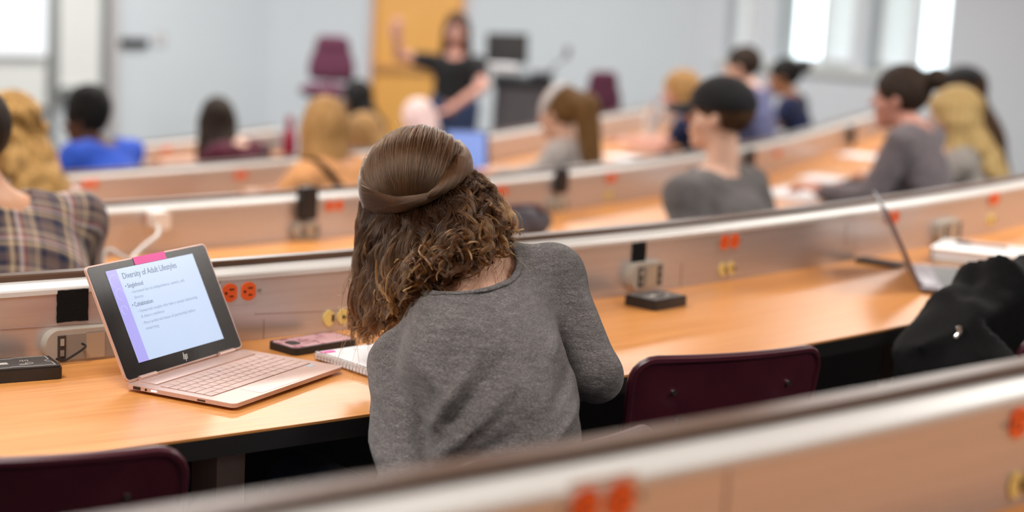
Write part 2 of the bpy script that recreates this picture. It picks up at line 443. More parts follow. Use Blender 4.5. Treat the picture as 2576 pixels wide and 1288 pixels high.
# door wall with an opening for the door
dx0, dx1 = wallhit(925, 120, CFL, np.array([1.0, 0]))[0], wallhit(1174, 120, CFL, np.array([1.0, 0]))[0]
Wd = 3.59; DH = 2.13
bm = bmesh.new()
for (a, b, z0, z1) in ((0, dx0, 0, CEIL), (dx1, Wd, 0, CEIL), (dx0, dx1, DH, CEIL)): box(bm, ((a + b) / 2, 0.1, (z0 + z1) / 2), (b - a, 0.2, z1 - z0))
struct('wall_front', bm, M['wall'], WF)
bm = bmesh.new(); box(bm, ((dx0 + dx1) / 2, 0.08, DH / 2), (dx1 - dx0 - 0.07, 0.045, DH - 0.04))
door = struct('door_1', bm, M['door'], WF, bevel=0.003)
bm = bmesh.new()
for x in (dx0 + 0.012, dx1 - 0.012): box(bm, (x, 0.05, DH / 2), (0.05, 0.16, DH))
box(bm, ((dx0 + dx1) / 2, 0.05, DH - 0.02), (dx1 - dx0, 0.16, 0.04)); fin('door_frame', bm, M['jamb'], door, bevel=0.004)
M['bronze'] = mottled('bronze_push_bar', (0.52, 0.26, 0.09), (0.56, 0.29, 0.11), 0.4)
bm = bmesh.new(); xm = (dx0 + dx1) / 2
box(bm, (xm - 0.02, 0.035, 0.98), (0.62, 0.03, 0.055)); box(bm, (xm + 0.3, 0.04, 0.98), (0.07, 0.045, 0.1)); box(bm, (xm - 0.33, 0.04, 0.98), (0.05, 0.045, 0.08))
fin('push_bar', bm, M['bronze'], door, bevel=0.006)

# board wall (left) and its side
bm = bmesh.new(); box(bm, (5, 0.1, CEIL / 2), (10, 0.2, CEIL)); struct('wall_left', bm, M['wall'], WL)
# window wall
def wr(x, y=60): return wallhit(x, y, CFR, UR)[0]
WIN = [(wr(1826), wr(1905)), (wr(1958), wr(2146)), (wr(2186), wr(2384))]
SILL, HEAD = wallhit(2200, 178, CFR, UR)[1], 2.75
bm = bmesh.new(); e = 0.0
for a, b in WIN:
    box(bm, ((e + a) / 2, 0.13, CEIL / 2), (a - e, 0.26, CEIL)); e = b
    box(bm, ((a + b) / 2, 0.13, SILL / 2), (b - a, 0.26, SILL)); box(bm, ((a + b) / 2, 0.13, (HEAD + CEIL) / 2), (b - a, 0.26, CEIL - HEAD))
box(bm, ((e + 9) / 2, 0.13, CEIL / 2), (9 - e, 0.26, CEIL))
struct('wall_right', bm, M['wall_r'], WR)
M['winframe'] = mottled('pale_grey_window_frame', (0.60, 0.63, 0.62), (0.64, 0.67, 0.66), 0.5)
for i, (a, b) in enumerate(WIN):
    bm = bmesh.new(); fw_ = 0.05
    for x in (a + fw_ / 2, b - fw_ / 2): box(bm, (x, 0.17, (SILL + HEAD) / 2), (fw_, 0.07, HEAD - SILL))
    for z in (SILL + fw_ / 2, HEAD - fw_ / 2): box(bm, ((a + b) / 2, 0.17, z), (b - a, 0.07, fw_))
    mx = a + (b - a) * (0.52 if i != 0 else 0.55); box(bm, (mx, 0.17, (SILL + HEAD) / 2), (0.06, 0.06, HEAD - SILL))
    wn = struct('window_%d' % (i + 1), bm, M['winframe'], WR, bevel=0.004)
    bm = bmesh.new(); box(bm, ((a + b) / 2, 0.17, (SILL + HEAD) / 2), (b - a - 0.06, 0.008, HEAD - SILL - 0.06)); fin('pane', bm, M['glass'], wn)
bm = bmesh.new(); box(bm, ((WIN[0][0] + WIN[2][1]) / 2, 0.0, SILL - 0.035), (WIN[2][1] - WIN[0][0] + 0.1, 0.1, 0.07)); struct('trim_1', bm, M['winframe'], WR, bevel=0.006)
# roller blinds half across the windows (flat hanging cloth, real thickness)
M['blind'] = mat('translucent_white_blind', (0.74, 0.78, 0.84), 0.8, trans=0.0); t = NT(M['blind'])
t.bump(t.noise(t.coords((3, 3, 300)), 1, 2), 0.2, 0.002)
tr = t.n('ShaderNodeBsdfTranslucent'); tr.inputs[0].default_value = (1.0, 0.955, 0.965, 1); mx_ = t.n('ShaderNodeMixShader'); mx_.inputs[0].default_value = 0.95
t.l(t.b.outputs[0], mx_.inputs[1]); t.l(tr.outputs[0], mx_.inputs[2]); t.l(mx_.outputs[0], t.t.nodes['Material Output'].inputs[0])
def blind(a, b, label):
    r = thing('roller_blind', label, 'blind', WR @ Matrix.Translation(((a + b) / 2, 0.10, SILL + 0.04)), None)
    bm = bmesh.new(); N = 24; hh = HEAD - SILL - 0.06
    pts = [((b - a) * (i / N - 0.5), 0.006 * math.sin(i * 1.1)) for i in range(N + 1)]
    outline = [(x, y - 0.002) for x, y in pts] + [(x, y + 0.002) for x, y in pts[::-1]]
    slab(bm, outline, 0.0, hh); fin('blind_cloth', bm, M['blind'], r, smooth=True)
    bm = bmesh.new(); box(bm, (0, 0, 0.0), (b - a + 0.01, 0.02, 0.025)); fin('bottom_bar', bm, M['winframe'], r, bevel=0.004)
blind(wr(1832), wr(1900), 'pale blue blind in the narrow window beside the wall corner')
blind(wr(2062), wr(2132), 'white blind drawn over the right half of the middle window')
blind(wr(2206), wr(2304), 'white blind drawn over the left half of the rightmost window')

# closing walls behind and beside the seats
def pw(name, p, q):
    mw = wallmat(p, q - p); L = np.linalg.norm(q - p); bm = bmesh.new(); box(bm, (L / 2, 0.1, CEIL / 2), (L, 0.2, CEIL)); struct(name, bm, M['wall'], mw)
PB1, PB2 = np.array([-10.0, -4.2]), np.array([8.4, -4.2])
pw('wall_side_left', PLB, PB1); pw('wall_back', PB1, PB2); pw('wall_side_right', PRB, PB2)
# ground and shrubs outside the windows
M['lawn'] = mottled('lawn_green', (0.10, 0.22, 0.05), (0.2, 0.36, 0.1), 0.9, (4, 4, 4)); M['leaf'] = mottled('shrub_leaf', (0.10, 0.30, 0.08), (0.3, 0.5, 0.2), 0.8, (9, 9, 9))
bm = bmesh.new(); box(bm, (12, 22, -0.35), (30, 18, 0.1)); tag(fin('ground_outside', bm, M['lawn']), kind='structure')
def shrub(t_, y, h):
    p = WR @ Vector((t_, y, -0.3)); rs = np.random.default_rng(int(t_ * 100))
    prims = [(el((rs.normal(0, .35), rs.normal(0, .3), h * rs.uniform(.25, .85)), [rs.uniform(.25, .5)] * 3), .1) for _ in range(12)]
    f0 = union([rc((0, 0, 0), (0, 0, h * .6), .1, .1)] + prims)
    f = lambda q: f0(q) + 0.04 * np.sin(q[:, 0] * 23) * np.sin(q[:, 1] * 21) * np.sin(q[:, 2] * 25)
    o = blob('shrub', f, (-1.4, -1.3, -0.02), (1.4, 1.3, h + .6), .07, M['leaf'], None, Matrix.Translation(p), 0)
    tag(o, 'green shrub outside seen through the middle window', 'shrub')
shrub((WIN[1][0] + WIN[1][1]) / 2 - 0.9, 1.9, 1.45)

# whiteboards, projection screen, rails on the board wall
def wl(x, y=100): return wallhit(x, y, CFL, UL)
def board(name, label, cat, x0, x1, z0, z1, y, mt, fr=True):
    t0, t1 = sorted((wl(x0)[0], wl(x1)[0])); r = thing(name, label, cat, WL @ Matrix.Translation(((t0 + t1) / 2, y, z0)))
    w_ = t1 - t0; bm = bmesh.new(); box(bm, (0, 0, (z1 - z0) / 2), (w_, 0.02, z1 - z0)); fin('panel', bm, mt, r)
    if fr:
        bm = bmesh.new(); f_ = 0.022
        for sx in (-1, 1): box(bm, (sx * (w_ / 2 + f_ / 2 - .004), -0.008, (z1 - z0) / 2), (f_, 0.04, z1 - z0 + 2 * f_))
        for z in (-f_ / 2, z1 - z0 + f_ / 2): box(bm, (0, -0.008, z), (w_, 0.04, f_))
        fin('frame', bm, M['alu'], r, bevel=0.004)
    return r, w_
board('whiteboard', 'wide whiteboard beside the dark upright post, under the projection', 'whiteboard', -420, 112, 0.62, 2.5, -0.03, M['board'])
z215 = wl(195, 216)[1]
b2, w2 = board('whiteboard', 'narrow whiteboard between the dark post and the grey pillar', 'whiteboard', 142, 248, z215, 2.5, -0.03, M['board'])
bm = bmesh.new(); box(bm, (0, -0.05, -0.06), (w2, 0.09, 0.03)); box(bm, (0, -0.01, -0.09), (w2, 0.03, 0.09)); fin('marker_tray', bm, M['alu'], b2, bevel=0.004)
t0, t1 = sorted((wl(119)[0], wl(134)[0])); bm = bmesh.new(); box(bm, ((t0 + t1) / 2, -0.04, 1.4), (t1 - t0, 0.08, 2.8)); struct('trim_2', bm, M['alu'], WL, bevel=0.006)
t0, t1 = sorted((wl(262)[0], wl(287)[0])); bm = bmesh.new(); box(bm, ((t0 + t1) / 2, -0.05, CEIL / 2), (t1 - t0, 0.1, CEIL)); struct('trim_3', bm, M['trimgrey'], WL, bevel=0.006)
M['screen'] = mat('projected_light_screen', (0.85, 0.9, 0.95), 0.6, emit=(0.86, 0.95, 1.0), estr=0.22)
ps, pw_ = board('projection_screen', 'bright pull-down projection screen hanging over the wide whiteboard', 'screen', -330, 106, wl(60, 138)[1], 2.7, -0.09, M['screen'], False)
bm = bmesh.new(); cyl(bm, (-pw_ / 2, 0, 0), (pw_ / 2, 0, 0), 0.014); fin('weight_bar', bm, M['white'], ps)
ta, za = wl(300, 99); tb, zb = wl(368, 97)
r = thing('wall_bracket', 'small black bracket fixed high on the wall right of the grey pillar', 'bracket', WL @ Matrix.Translation(((ta + tb) / 2, 0, za - 0.02)))
bm = bmesh.new(); box(bm, (0, -0.025, 0.0), (abs(ta - tb), 0.05, 0.065)); fin('bracket_arm', bm, M['blackplastic'], r, bevel=0.006)
bm = bmesh.new(); box(bm, (0, -0.006, -0.012), (abs(ta - tb) + .01, 0.012, 0.06)); fin('back_plate', bm, M['blackplastic'], r, bevel=0.004)
ta, za = wl(402, 99); r = thing('light_switch', 'white light switch plate on the wall beside the black bracket', 'switch', WL @ Matrix.Translation((ta, 0, za)))
bm = bmesh.new(); box(bm, (0, -0.005, 0), (0.09, 0.01, 0.12)); fin('plate', bm, M['trimgrey'], r, bevel=0.003)
bm = bmesh.new(); box(bm, (0, -0.012, 0), (0.03, 0.01, 0.06)); fin('rocker', bm, M['white'], r, bevel=0.003)

# ------------------------------------------------------------------ curved desks
def row_path(a0, L):
    angs = np.radians(np.linspace(a0, math.degrees(A1), 56)); out = []
    for a in angs: out.append((np.array([math.cos(a), math.sin(a)]), np.zeros(2), a - angs[0]))
    for t_ in np.linspace(0.15, L, max(3, int(L / .25))): out.append((N1, T1 * t_, (angs[-1] - angs[0]) + t_ / 11.0))
    return out
def sweep(k, org, prof, path, smooth=True, mi=None):
    """closed profile [(dr, z)] along the row; UV u = length, v = profile length"""
    bm = bmesh.new(); uvl = bm.loops.layers.uv.new('UVMap'); R = RK(k); n = len(prof)
    pl = np.concatenate([[0], np.cumsum([math.dist(prof[i], prof[(i + 1) % n]) for i in range(n)])])
    rings = []
    for nn, off, u in path:
        rings.append(([bm.verts.new((*(CEN + nn * (R + bow(k, math.atan2(nn[1], nn[0])) + dr) + off - org[:2]), FZ(k) + z - org[2])) for dr, z in prof], u * (R + .3)))
    for (A, ua), (B, ub) in zip(rings, rings[1:]):
        for j in range(n):
            f = bm.faces.new((A[j], A[(j + 1) % n], B[(j + 1) % n], B[j]))
            for lp, uv in zip(f.loops, ((ua, pl[j]), (ua, pl[j + 1]), (ub, pl[j + 1]), (ub, pl[j]))): lp[uvl].uv = uv
    bm.faces.new(rings[0][0]); bm.faces.new(rings[-1][0][::-1])
    bmesh.ops.recalc_face_normals(bm, faces=bm.faces)
    return bm
DESKLAB = ['curved maple desk row nearest the viewer, its brown rail crossing the bottom',
           'curved maple desk row where the woman in grey with the laptop sits',
           'curved maple desk row where the man in the black cap sits',
           'curved maple desk row where the blonde woman with the black strap sits',
           'curved maple desk row where the student in bright blue sits']
DEPTH = 0.575
desks = []; desk_org = []
for k in range(5):
    a0, L = [(-72, 1.6), (-72, 1.6), (-70, 2.4), (-62, 3.4), (-60, 0.6)][k]
    path = row_path(a0, L); nm = path[30][0]; org = np.array([*(CEN + nm * RK(k)), FZ(k)])
    d = thing('curved_desk', DESKLAB[k], 'desk', Matrix.Translation(Vector(org))); desks.append(d); desk_org.append(org)
    sm = dict(smooth=True, angle=30)
    fin('desktop', sweep(k, org, [(FD + .001, DESK), (DEPTH, DESK), (DEPTH, DESK - 0.004), (FD + .001, DESK - 0.004)], path), M['wood'], d, **sm)
    fin('edge_band', sweep(k, org, [(FD + .001, DESK - 0.0045), (DEPTH + 0.001, DESK - 0.0045), (DEPTH + 0.001, DESK - 0.034), (FD + .001, DESK - 0.034)], path), M['black'], d, **sm)
    fin('raceway_panel', sweep(k, org, [(-0.030, 0.70), (-0.030, 0.8845), (0.0, 0.8845), (FD - .004, 0.8775), (FD, 0.8755), (FD, 0.70)], path), M['raceway'], d, **sm)
    fin('white_ledge', sweep(k, org, [(0.001, 0.8855), (0.001, 0.8885), (FD - .001, 0.8815), (FD + .0022, 0.8785), (FD + .0022, 0.8705), (FD + .0005, 0.8705), (FD + .0005, 0.8765)], path), M['ledge'], d, **sm)
    fin('top_rail', sweep(k, org, [(-0.030, 0.8855), (-0.032, 0.889), (-0.030, 0.897), (-0.027, 0.8995), (-0.003, 0.8995), (0.0005, 0.897), (0.0005, 0.8855)], path), M['rail'], d, **sm)
    fin('modesty_panel', sweep(k, org, [(-0.025, 0.0), (-0.025, 0.699), (-0.010, 0.699), (-0.010, 0.0)], path), M['black'], d, **sm)
    A_ = [a for a in np.arange(a0 + (6.5 if k == 2 else 4.0), -23, 6.5 * 11.8 / RK(k))]
    if k == 1: A_ = [a for a in A_ if abs(a + 51.45) > 3.5] + [-51.45]
    for a in A_:
        n_ = np.array([math.cos(R_(a)), math.sin(R_(a))]); mw = Matrix.Translation(-Vector(org)) @ rowmat((*(CEN + n_ * (RK(k) + 0.30)), FZ(k)), k)
        bm = bmesh.new(); box(bm, (0, 0, 0.36), (0.055, 0.09, 0.72 - .012)); box(bm, (0, 0.0, 0.012), (0.07, 0.46, 0.024)); box(bm, (0, 0, 0.708), (0.07, 0.40, 0.022))
        fin('leg', bm, M['legpaint'], d, mw, bevel=0.006)
def on_desk(k, mw): return Matrix.Translation(-Vector(desk_org[k])) @ mw
def facemat(k, x, y): return rowmat(facept(k, x, y), k, dr=FD)

def outlet(k, x, y, both=True):
    """orange duplex socket lying on its side in the raceway"""
    mw = on_desk(k, facemat(k, x, y)); o = None
    bm = bmesh.new(); pslab(bm, rounded_rect(0.079, 0.046, 0.006), -0.0012, 0.001)
    o = fin('power_outlet', bm, M['raceway'], desks[k], mw); o['label'] = 'orange power socket pair'
    for sx in (-0.0195, 0.0195):
        bm = bmesh.new(); pts = []
        for i in range(32):
            a = 2 * math.pi * i / 32; pts.append((sx + max(-0.0145, min(0.0145, 0.0172 * math.cos(a))), 0.0172 * math.sin(a)))
        pslab(bm, pts, -0.004, -0.0005)
        f_ = fin('socket_face', bm, M['orange'], o, bevel=0.0008)
        bm = bmesh.new(); box(bm, (sx + 0.003, -0.0042, 0.0065), (0.0095, 0.0012, 0.0024)); box(bm, (sx + 0.003, -0.0042, -0.0065), (0.0075, 0.0012, 0.0024))
        cyl(bm, (sx - 0.0085, -0.0036, 0), (sx - 0.0085, -0.0048, 0), 0.0026, n=10); fin('socket_slots', bm, M['slot'], o)
    for sx in (-0.044, 0.044): bm = bmesh.new(); cyl(bm, (sx, 0, 0), (sx, -0.003, 0), 0.0034, n=10); fin('screw', bm, M['podface'], o)
def jack(k, x, y):
    mw = on_desk(k, facemat(k, x, y)); 
    for sx, hole in ((-0.0165, 'slot'), (0.0165, 'round')):
        bm = bmesh.new(); pts = [(0.0165 * math.copysign(min(1, abs(math.cos(a)) * 1.0), math.cos(a)) * 0.75, 0.0155 * math.sin(a)) for a in [2 * math.pi * i / 28 for i in range(28)]]
        pslab(bm, pts, -0.004, 0.001)
        o = fin('data_jack', bm, M['yellow'], desks[k], mw @ Matrix.Translation((sx, 0, 0)), bevel=0.0008); o['label'] = 'ivory yellow data jack'
        bm = bmesh.new()
        if hole == 'slot': box(bm, (0.008, -0.0045, 0), (0.005, 0.0015, 0.013))
        else: cyl(bm, (0, -0.0038, 0), (0, -0.0052, 0), 0.0036, n=12); box(bm, (0.0105, -0.0045, 0), (0.004, 0.0015, 0.012))
        fin('jack_opening', bm, M['slot'], o)
def velcro(k, x, y, w_=0.056, h_=0.056):
    mw = on_desk(k, facemat(k, x, y)); bm = bmesh.new(); rs = random.Random(int(x))
    pts = []
    for (ax, az, bx, bz) in ((-1, -1, 1, -1), (1, -1, 1, 1), (1, 1, -1, 1), (-1, 1, -1, -1)):
        for i in range(7):
            u = i / 7; pts.append(((ax + (bx - ax) * u) * w_ / 2 + rs.uniform(-.0006, .0006), (az + (bz - az) * u) * h_ / 2 + rs.uniform(-.0006, .0006)))
    pslab(bm, pts, -0.003, 0.0005); o = fin('hook_tape_pad', bm, M['velcro'], desks[k], mw); o['label'] = 'square black hook tape pad'
M['strip'] = mat('dark_port_strip', (0.05, 0.04, 0.034), 0.6)
def databox(k, x, y, w_=0.125, h_=0.058):
    mw = on_desk(k, facemat(k, x, y)); bm = bmesh.new(); pts = []
    for i in range(15): a = R_(90 + 180 * i / 14); pts.append((-w_ / 2 + 0.02 + 0.024 * math.cos(a), h_ / 2 * math.sin(a)))
    for i in range(7): a = R_(-90 + 90 * i / 6); pts.append((w_ / 2 - 0.008 + 0.008 * math.cos(a), -h_ / 2 + 0.008 + 0.008 * math.sin(a)))
    for i in range(7): a = R_(90 * i / 6); pts.append((w_ / 2 - 0.008 + 0.008 * math.cos(a), h_ / 2 - 0.008 + 0.008 * math.sin(a)))
    pslab(bm, pts, -0.022, 0.002); o = fin('connection_box', bm, M['podgrey'], desks[k], mw, bevel=0.004); o['label'] = 'grey connection box with a rounded end'
    bm = bmesh.new(); box(bm, (0.008, -0.0225, -0.001), (w_ - 0.045, 0.003, h_ - 0.014)); fin('face_plate', bm, M['podface'], o)
    bm = bmesh.new(); box(bm, (0.010, -0.0235, -0.001), (0.034, 0.003, h_ - 0.014)); fin('centre_plate', bm, M['podtan'], o)
    for sx in (-w_ / 2 + 0.024, w_ / 2 - 0.013):
        bm = bmesh.new(); box(bm, (sx, -0.0232, -0.001), (0.014, 0.004, h_ - 0.016)); fin('port_strip', bm, M['strip'], o)
        
        for pz, ph2 in ((0.009, 0.012), (-0.010, 0.010)): bm = bmesh.new(); box(bm, (sx, -0.0256, pz), (0.0065, 0.002, ph2)); fin('port', bm, M['podgrey'] if sx < 0 and pz > 0 else M['podface'], o)
    return o
for a in ((1, 600, 734), (1, 1834, 607), (1, 2243, 546), (1, 2499, 500), (0, 1512, 1265), (0, 2584, 1056), (2, 392, 549), (2, 840, 517), (2, 1258, 480), (2, 1536, 447), (2, 1955, 386), (3, 226, 462), (3, 605, 440), (4, 418, 376)): outlet(*a)
for a in ((1, 844, 798), (1, 1827, 676), (1, 2492, 553), (0, 2572, 1214), (2, 1530, 492)): jack(*a)
for a in ((1, 182, 768), (1, 1606, 640, 0.044, 0.056)): velcro(*a)
for a in ((1, 212, 860, .15, .058), (1, 1612, 690, 0.1, 0.06), (1, 2376, 578), (2, 764, 578, 0.09, 0.05), (2, 1398, 514, 0.09, 0.05)): databox(*a)
# seams of the raceway covers are part of the desks' panels
for k, x, y in ((1, 664, 800), (1, 1716, 660), (0, 1835, 1150), (1, 2130, 560)):
    mw = on_desk(k, facemat(k, x, y)); bm = bmesh.new(); box(bm, (0, -0.0002, -0.03), (0.0012, 0.001, 0.055)); fin('cover_seam', bm, M['keygap'], desks[k], mw)
for k, x0, y0, x1, y1 in ((1, 2, 829, 260, 812), (1, 640, 790, 905, 778)):
    A, B = facept(k, x0, y0), facept(k, x1, y1); bm = bmesh.new(); og = desk_org[k]; pts = []
    for u in np.linspace(0, 1, 7):
        P = A + (B - A) * u; mwp = rowmat(P, k, dr=FD + .0002); pts.append(Vector(mwp.translation) - Vector(og))
    tube(bm, pts, 0.0006, 6); fin('cover_seam', bm, M['keygap'], desks[k])
# ------------------------------------------------------------------ chairs
def build_chair():
    """maroon shell chair facing +Y, origin on the floor under the seat centre"""
    r = thing('shell_chair', 'x', 'chair')
    # seat: dished shell with a rolled front edge
    def sheet(name, fx, nu, nv, th):
        bm = bmesh.new(); A = [[bm.verts.new(fx(u / nu, v / nv)[0]) for v in range(nv + 1)] for u in range(nu + 1)]
        B = [[bm.verts.new(np.array(fx(u / nu, v / nv)[0]) + th * np.array(fx(u / nu, v / nv)[1])) for v in range(nv + 1)] for u in range(nu + 1)]
        for u in range(nu):
            for v in range(nv):
                bm.faces.new((A[u][v], A[u + 1][v], A[u + 1][v + 1], A[u][v + 1])); bm.faces.new((B[u][v], B[u][v + 1], B[u + 1][v + 1], B[u + 1][v]))
        for u in range(nu):
            bm.faces.new((A[u][0], B[u][0], B[u + 1][0], A[u + 1][0])); bm.faces.new((A[u][nv], A[u + 1][nv], B[u + 1][nv], B[u][nv]))
        for v in range(nv):
            bm.faces.new((A[0][v], A[0][v + 1], B[0][v + 1], B[0][v])); bm.faces.new((A[nu][v], B[nu][v], B[nu][v + 1], A[nu][v + 1]))
        return bm
    def corner(t, h, rad):      # width factor near the two ends of a rounded sheet
        d = min(t, 1 - t) * h
        return 1.0 if d >= rad else None
    def backf(u, v):
        z = 0.50 + 0.30 * v; hw = 0.203 - 0.012 * (1 - v); rad = 0.042
        d = min(v, 1 - v) * 0.30
        if d < rad: hw = hw - rad + math.sqrt(max(rad * rad - (rad - d) ** 2, 0))
        x = (2 * u - 1) * hw; y = -0.192 - 0.05 * v + 0.028 * (x / 0.2) ** 2
        return (x, y, z), (0, 1, 0.12)
    def seatf(u, v):
        d = min(v, 1 - v) * 0.40; rad = 0.05; hw = 0.205
        if d < rad: hw = hw - rad + math.sqrt(max(rad * rad - (rad - d) ** 2, 0))
        x = (2 * u - 1) * hw; y = -0.20 + 0.40 * v
        z = 0.437 + 0.020 * (abs(x) / 0.2) ** 2.5 - 0.012 * math.sin(math.pi * min(1, v * 1.2)) - 0.03 * max(0, v - 0.8) / 0.2 * 1.0 + 0.015 * max(0, .15 - v) / .15
        return (x, y, z), (0, 0, -1)
    def nonuni(n): return None
    vs = [0, .008, .03, .065, .10, .14]
    vl = vs + list(np.linspace(.2, .8, 8)) + [1 - q for q in vs[::-1]]
    def wrap(fn, us, vl_): return lambda u, v: fn(us[int(round(u * (len(us) - 1)))], vl_[int(round(v * (len(vl_) - 1)))])
    us = list(np.linspace(0, 1, 15))
    fin('backrest', sheet('b', wrap(backf, us, vl), 14, len(vl) - 1, 0.007), M['maroon'], r, smooth=True, angle=50)
    # rolled rim round the backrest, part of the same shell look
    bm = bmesh.new(); ring_ = [backf(0, v)[0] for v in vl] + [backf(u, 1)[0] for u in us] + [backf(1, v)[0] for v in vl[::-1]] + [backf(u, 0)[0] for u in us[::-1]]
    loop = [ring_[0]]
    for p in ring_[1:]:
        if math.dist(p, loop[-1]) > 0.004: loop.append(p)
    loop = [(p[0], p[1] + 0.004, p[2]) for p in loop]
    tube(bm, loop + [loop[0]], 0.0085, 8); fin('rim', bm, M['maroon'], r.children[0], smooth=True)
    fin('seat', sheet('s', wrap(seatf, us, vl), 14, len(vl) - 1, 0.008), M['maroon'], r, smooth=True, angle=50)
    bm = bmesh.new()
    for sx in (-1, 1): tube(bm, spline([(sx * .14, .10, .42), (sx * .14, -.12, .415), (sx * .135, -.205, .44), (sx * .128, -.228, .58), (sx * .124, -.244, .70)], 22), 0.0095, 8)
    tube(bm, [(-.14, .1, .42), (.14, .1, .42)], .0095, 8); tube(bm, [(-.14, -.1, .415), (.14, -.1, .415)], .0095, 8)
    fin('back_frame', bm, M['chrome'], r, smooth=True)
    for sx in (-1, 1):
        for sy, yy in ((1, .19), (-1, -.22)):
            bm = bmesh.new(); tube(bm, spline([(sx * .14, sy * .10, .42), (sx * .17, sy * .14, .38), (sx * .205, yy, .015)], 14), 0.0105, 8); cyl(bm, (sx * .205, yy, 0), (sx * .205, yy, .03), .013, n=10)
            fin('leg', bm, M['chrome'], r, smooth=True)
        bm = bmesh.new(); (bx, by, bz), _ = backf(0.5 + sx * .31, 0.80)
        cyl(bm, (bx, by + .002, bz), (bx, by - .005, bz), 0.0062, 0.0045, n=14); fin('rivet', bm, M['chrome'], r, smooth=True)
    return r
def copy_tree(o, parent=None):
    c = o.copy(); COL.objects.link(c)
    if parent is not None: c.parent = parent
    for ch in list(o.children): copy_tree(ch, c)
    return c
chair0 = build_chair(); chair_used = False
def chair(mw, label):
    global chair_used
    c = chair0 if not chair_used else copy_tree(chair0); chair_used = True
    c.matrix_world = mw; c['label'] = label; c['group'] = 'maroon shell chairs along the desks'; return c
def chair_top(pl, pr, k, label, off=0.236):
    A, B = px(*pl, FZ(k) + .80), px(*pr, FZ(k) + .80); x = B - A; x[2] = 0; x /= np.linalg.norm(x); mid = (A + B) / 2; y = np.array([-x[1], x[0], 0])
    o = mid + y * off; return chair(Matrix(((x[0], y[0], 0, o[0]), (x[1], y[1], 0, o[1]), (0, 0, 1, FZ(k)), (0, 0, 0, 1))), label)
chair_top((-190, 1175), (338, 1148), 1, 'maroon chair at the lower left, tucked under the desk in front of the laptop')
chair_top((1612, 915), (2090, 880), 1, 'maroon chair pushed to the desk beside the right elbow of the woman in grey')
jch = chair_top((2518, 872), (2960, 800), 1, 'maroon chair with the black jacket on it, cut by the right edge of the picture')
chair_top((1165, 1158), (1582, 1072), 1, 'maroon chair under the woman in grey, its edge just above the brown rail', .195)

# ------------------------------------------------------------------ keypads
def keypad(mw, label, w_=0.125, d_=0.066, h_=0.024, hung=False):
    r = thing('keypad_unit', label, 'keypad', mw, 'black keypad units on the desks')
    bm = bmesh.new(); slab(bm, rounded_rect(w_, d_, 0.007), 0, h_ - 0.003); slab(bm, rounded_rect(w_ - .004, d_ - .004, 0.006), h_ - 0.003, h_)
    fin('case', bm, M['blackplastic'], r, bevel=0.0015)
    if hung: return r
    bm = bmesh.new(); slab(bm, rounded_rect(w_ - .016, d_ - .014, 0.002), h_ - .0002, h_ + 0.0004); pl = fin('label_plate', bm, M['podplate'], r)
    bm = bmesh.new(); W2, D2, z = w_ / 2 - .010, d_ / 2 - .008, h_ + .0006
    path = [(-W2, -D2), (-.01, -D2), (-.006, -D2 + .004), (.012, -D2 + .004), (.016, -D2), (W2, -D2), (W2, -.008), (W2 - .008, -.003), (W2 - .008, .003), (W2, .008), (W2, D2), (.012, D2), (.008, D2 - .004), (-.008, D2 - .004), (-.012, D2), (-W2, D2), (-W2, -D2)]
    for a, b in zip(path, path[1:]):
        v = Vector(b) - Vector(a); box(bm, ((a[0] + b[0]) / 2, (a[1] + b[1]) / 2, z), (v.length + .0012, .0012, .0004), Matrix.Rotation(math.atan2(v.y, v.x), 3, 'Z'))
    box(bm, (-.014, -.002, z), (.017, .012, .0004))
    for i in range(6): box(bm, (-.032 + .0, -.009 + i * .0035, z), (.012 - (i % 3) * .003, .0012, .0004))
    for i in range(4): box(bm, (.018 + i * .004, .009, z), (.0014, .006 + (i % 2) * .003, .0004))
    for i in range(16):
        a = 2 * math.pi * i / 16; box(bm, (.028 + .006 * math.cos(a), -.010 + .005 * math.sin(a), z), (.0026, .0012, .0004), Matrix.Rotation(a + 1.57, 3, 'Z'))
    for i in range(5): box(bm, (.012 + i * .0028, -.015, z), (.0016, .005, .0004))
    fin('printing', bm, M['print'], pl)
    if not hung:
        for sx in (-1, 1): bm = bmesh.new(); cyl(bm, (sx * (w_ / 2 - .0045), d_ / 2 - .006, h_ - .001), (sx * (w_ / 2 - .0045), d_ / 2 - .006, h_ + .0006), .0022, n=10); fin('screw', bm, M['steel'], r)
    return r
M['podplate'] = mottled('dark_grey_label', (0.07, 0.066, 0.065), (0.09, 0.085, 0.083), 0.5); M['print'] = mat('pale_print', (0.5, 0.49, 0.47), 0.7)
zd1 = FZ(1) + DESK + .0008
kp = keypad(rowmat(px(152, 947, zd1), 1) @ Matrix.Rotation(R_(-6), 4, 'Z') @ Matrix.Translation((-.075, .026, 0)), 'black keypad unit with pale print lying by the laptop, at the left edge', 0.15, 0.080, 0.022)
keypad(rowmat(px(1596, 772, zd1), 1) @ Matrix.Rotation(R_(4), 4, 'Z') @ Matrix.Translation((.058, -.012, 0)), 'black keypad unit lying on the desk before a grey box, right of the woman', 0.116, 0.086, 0.022)
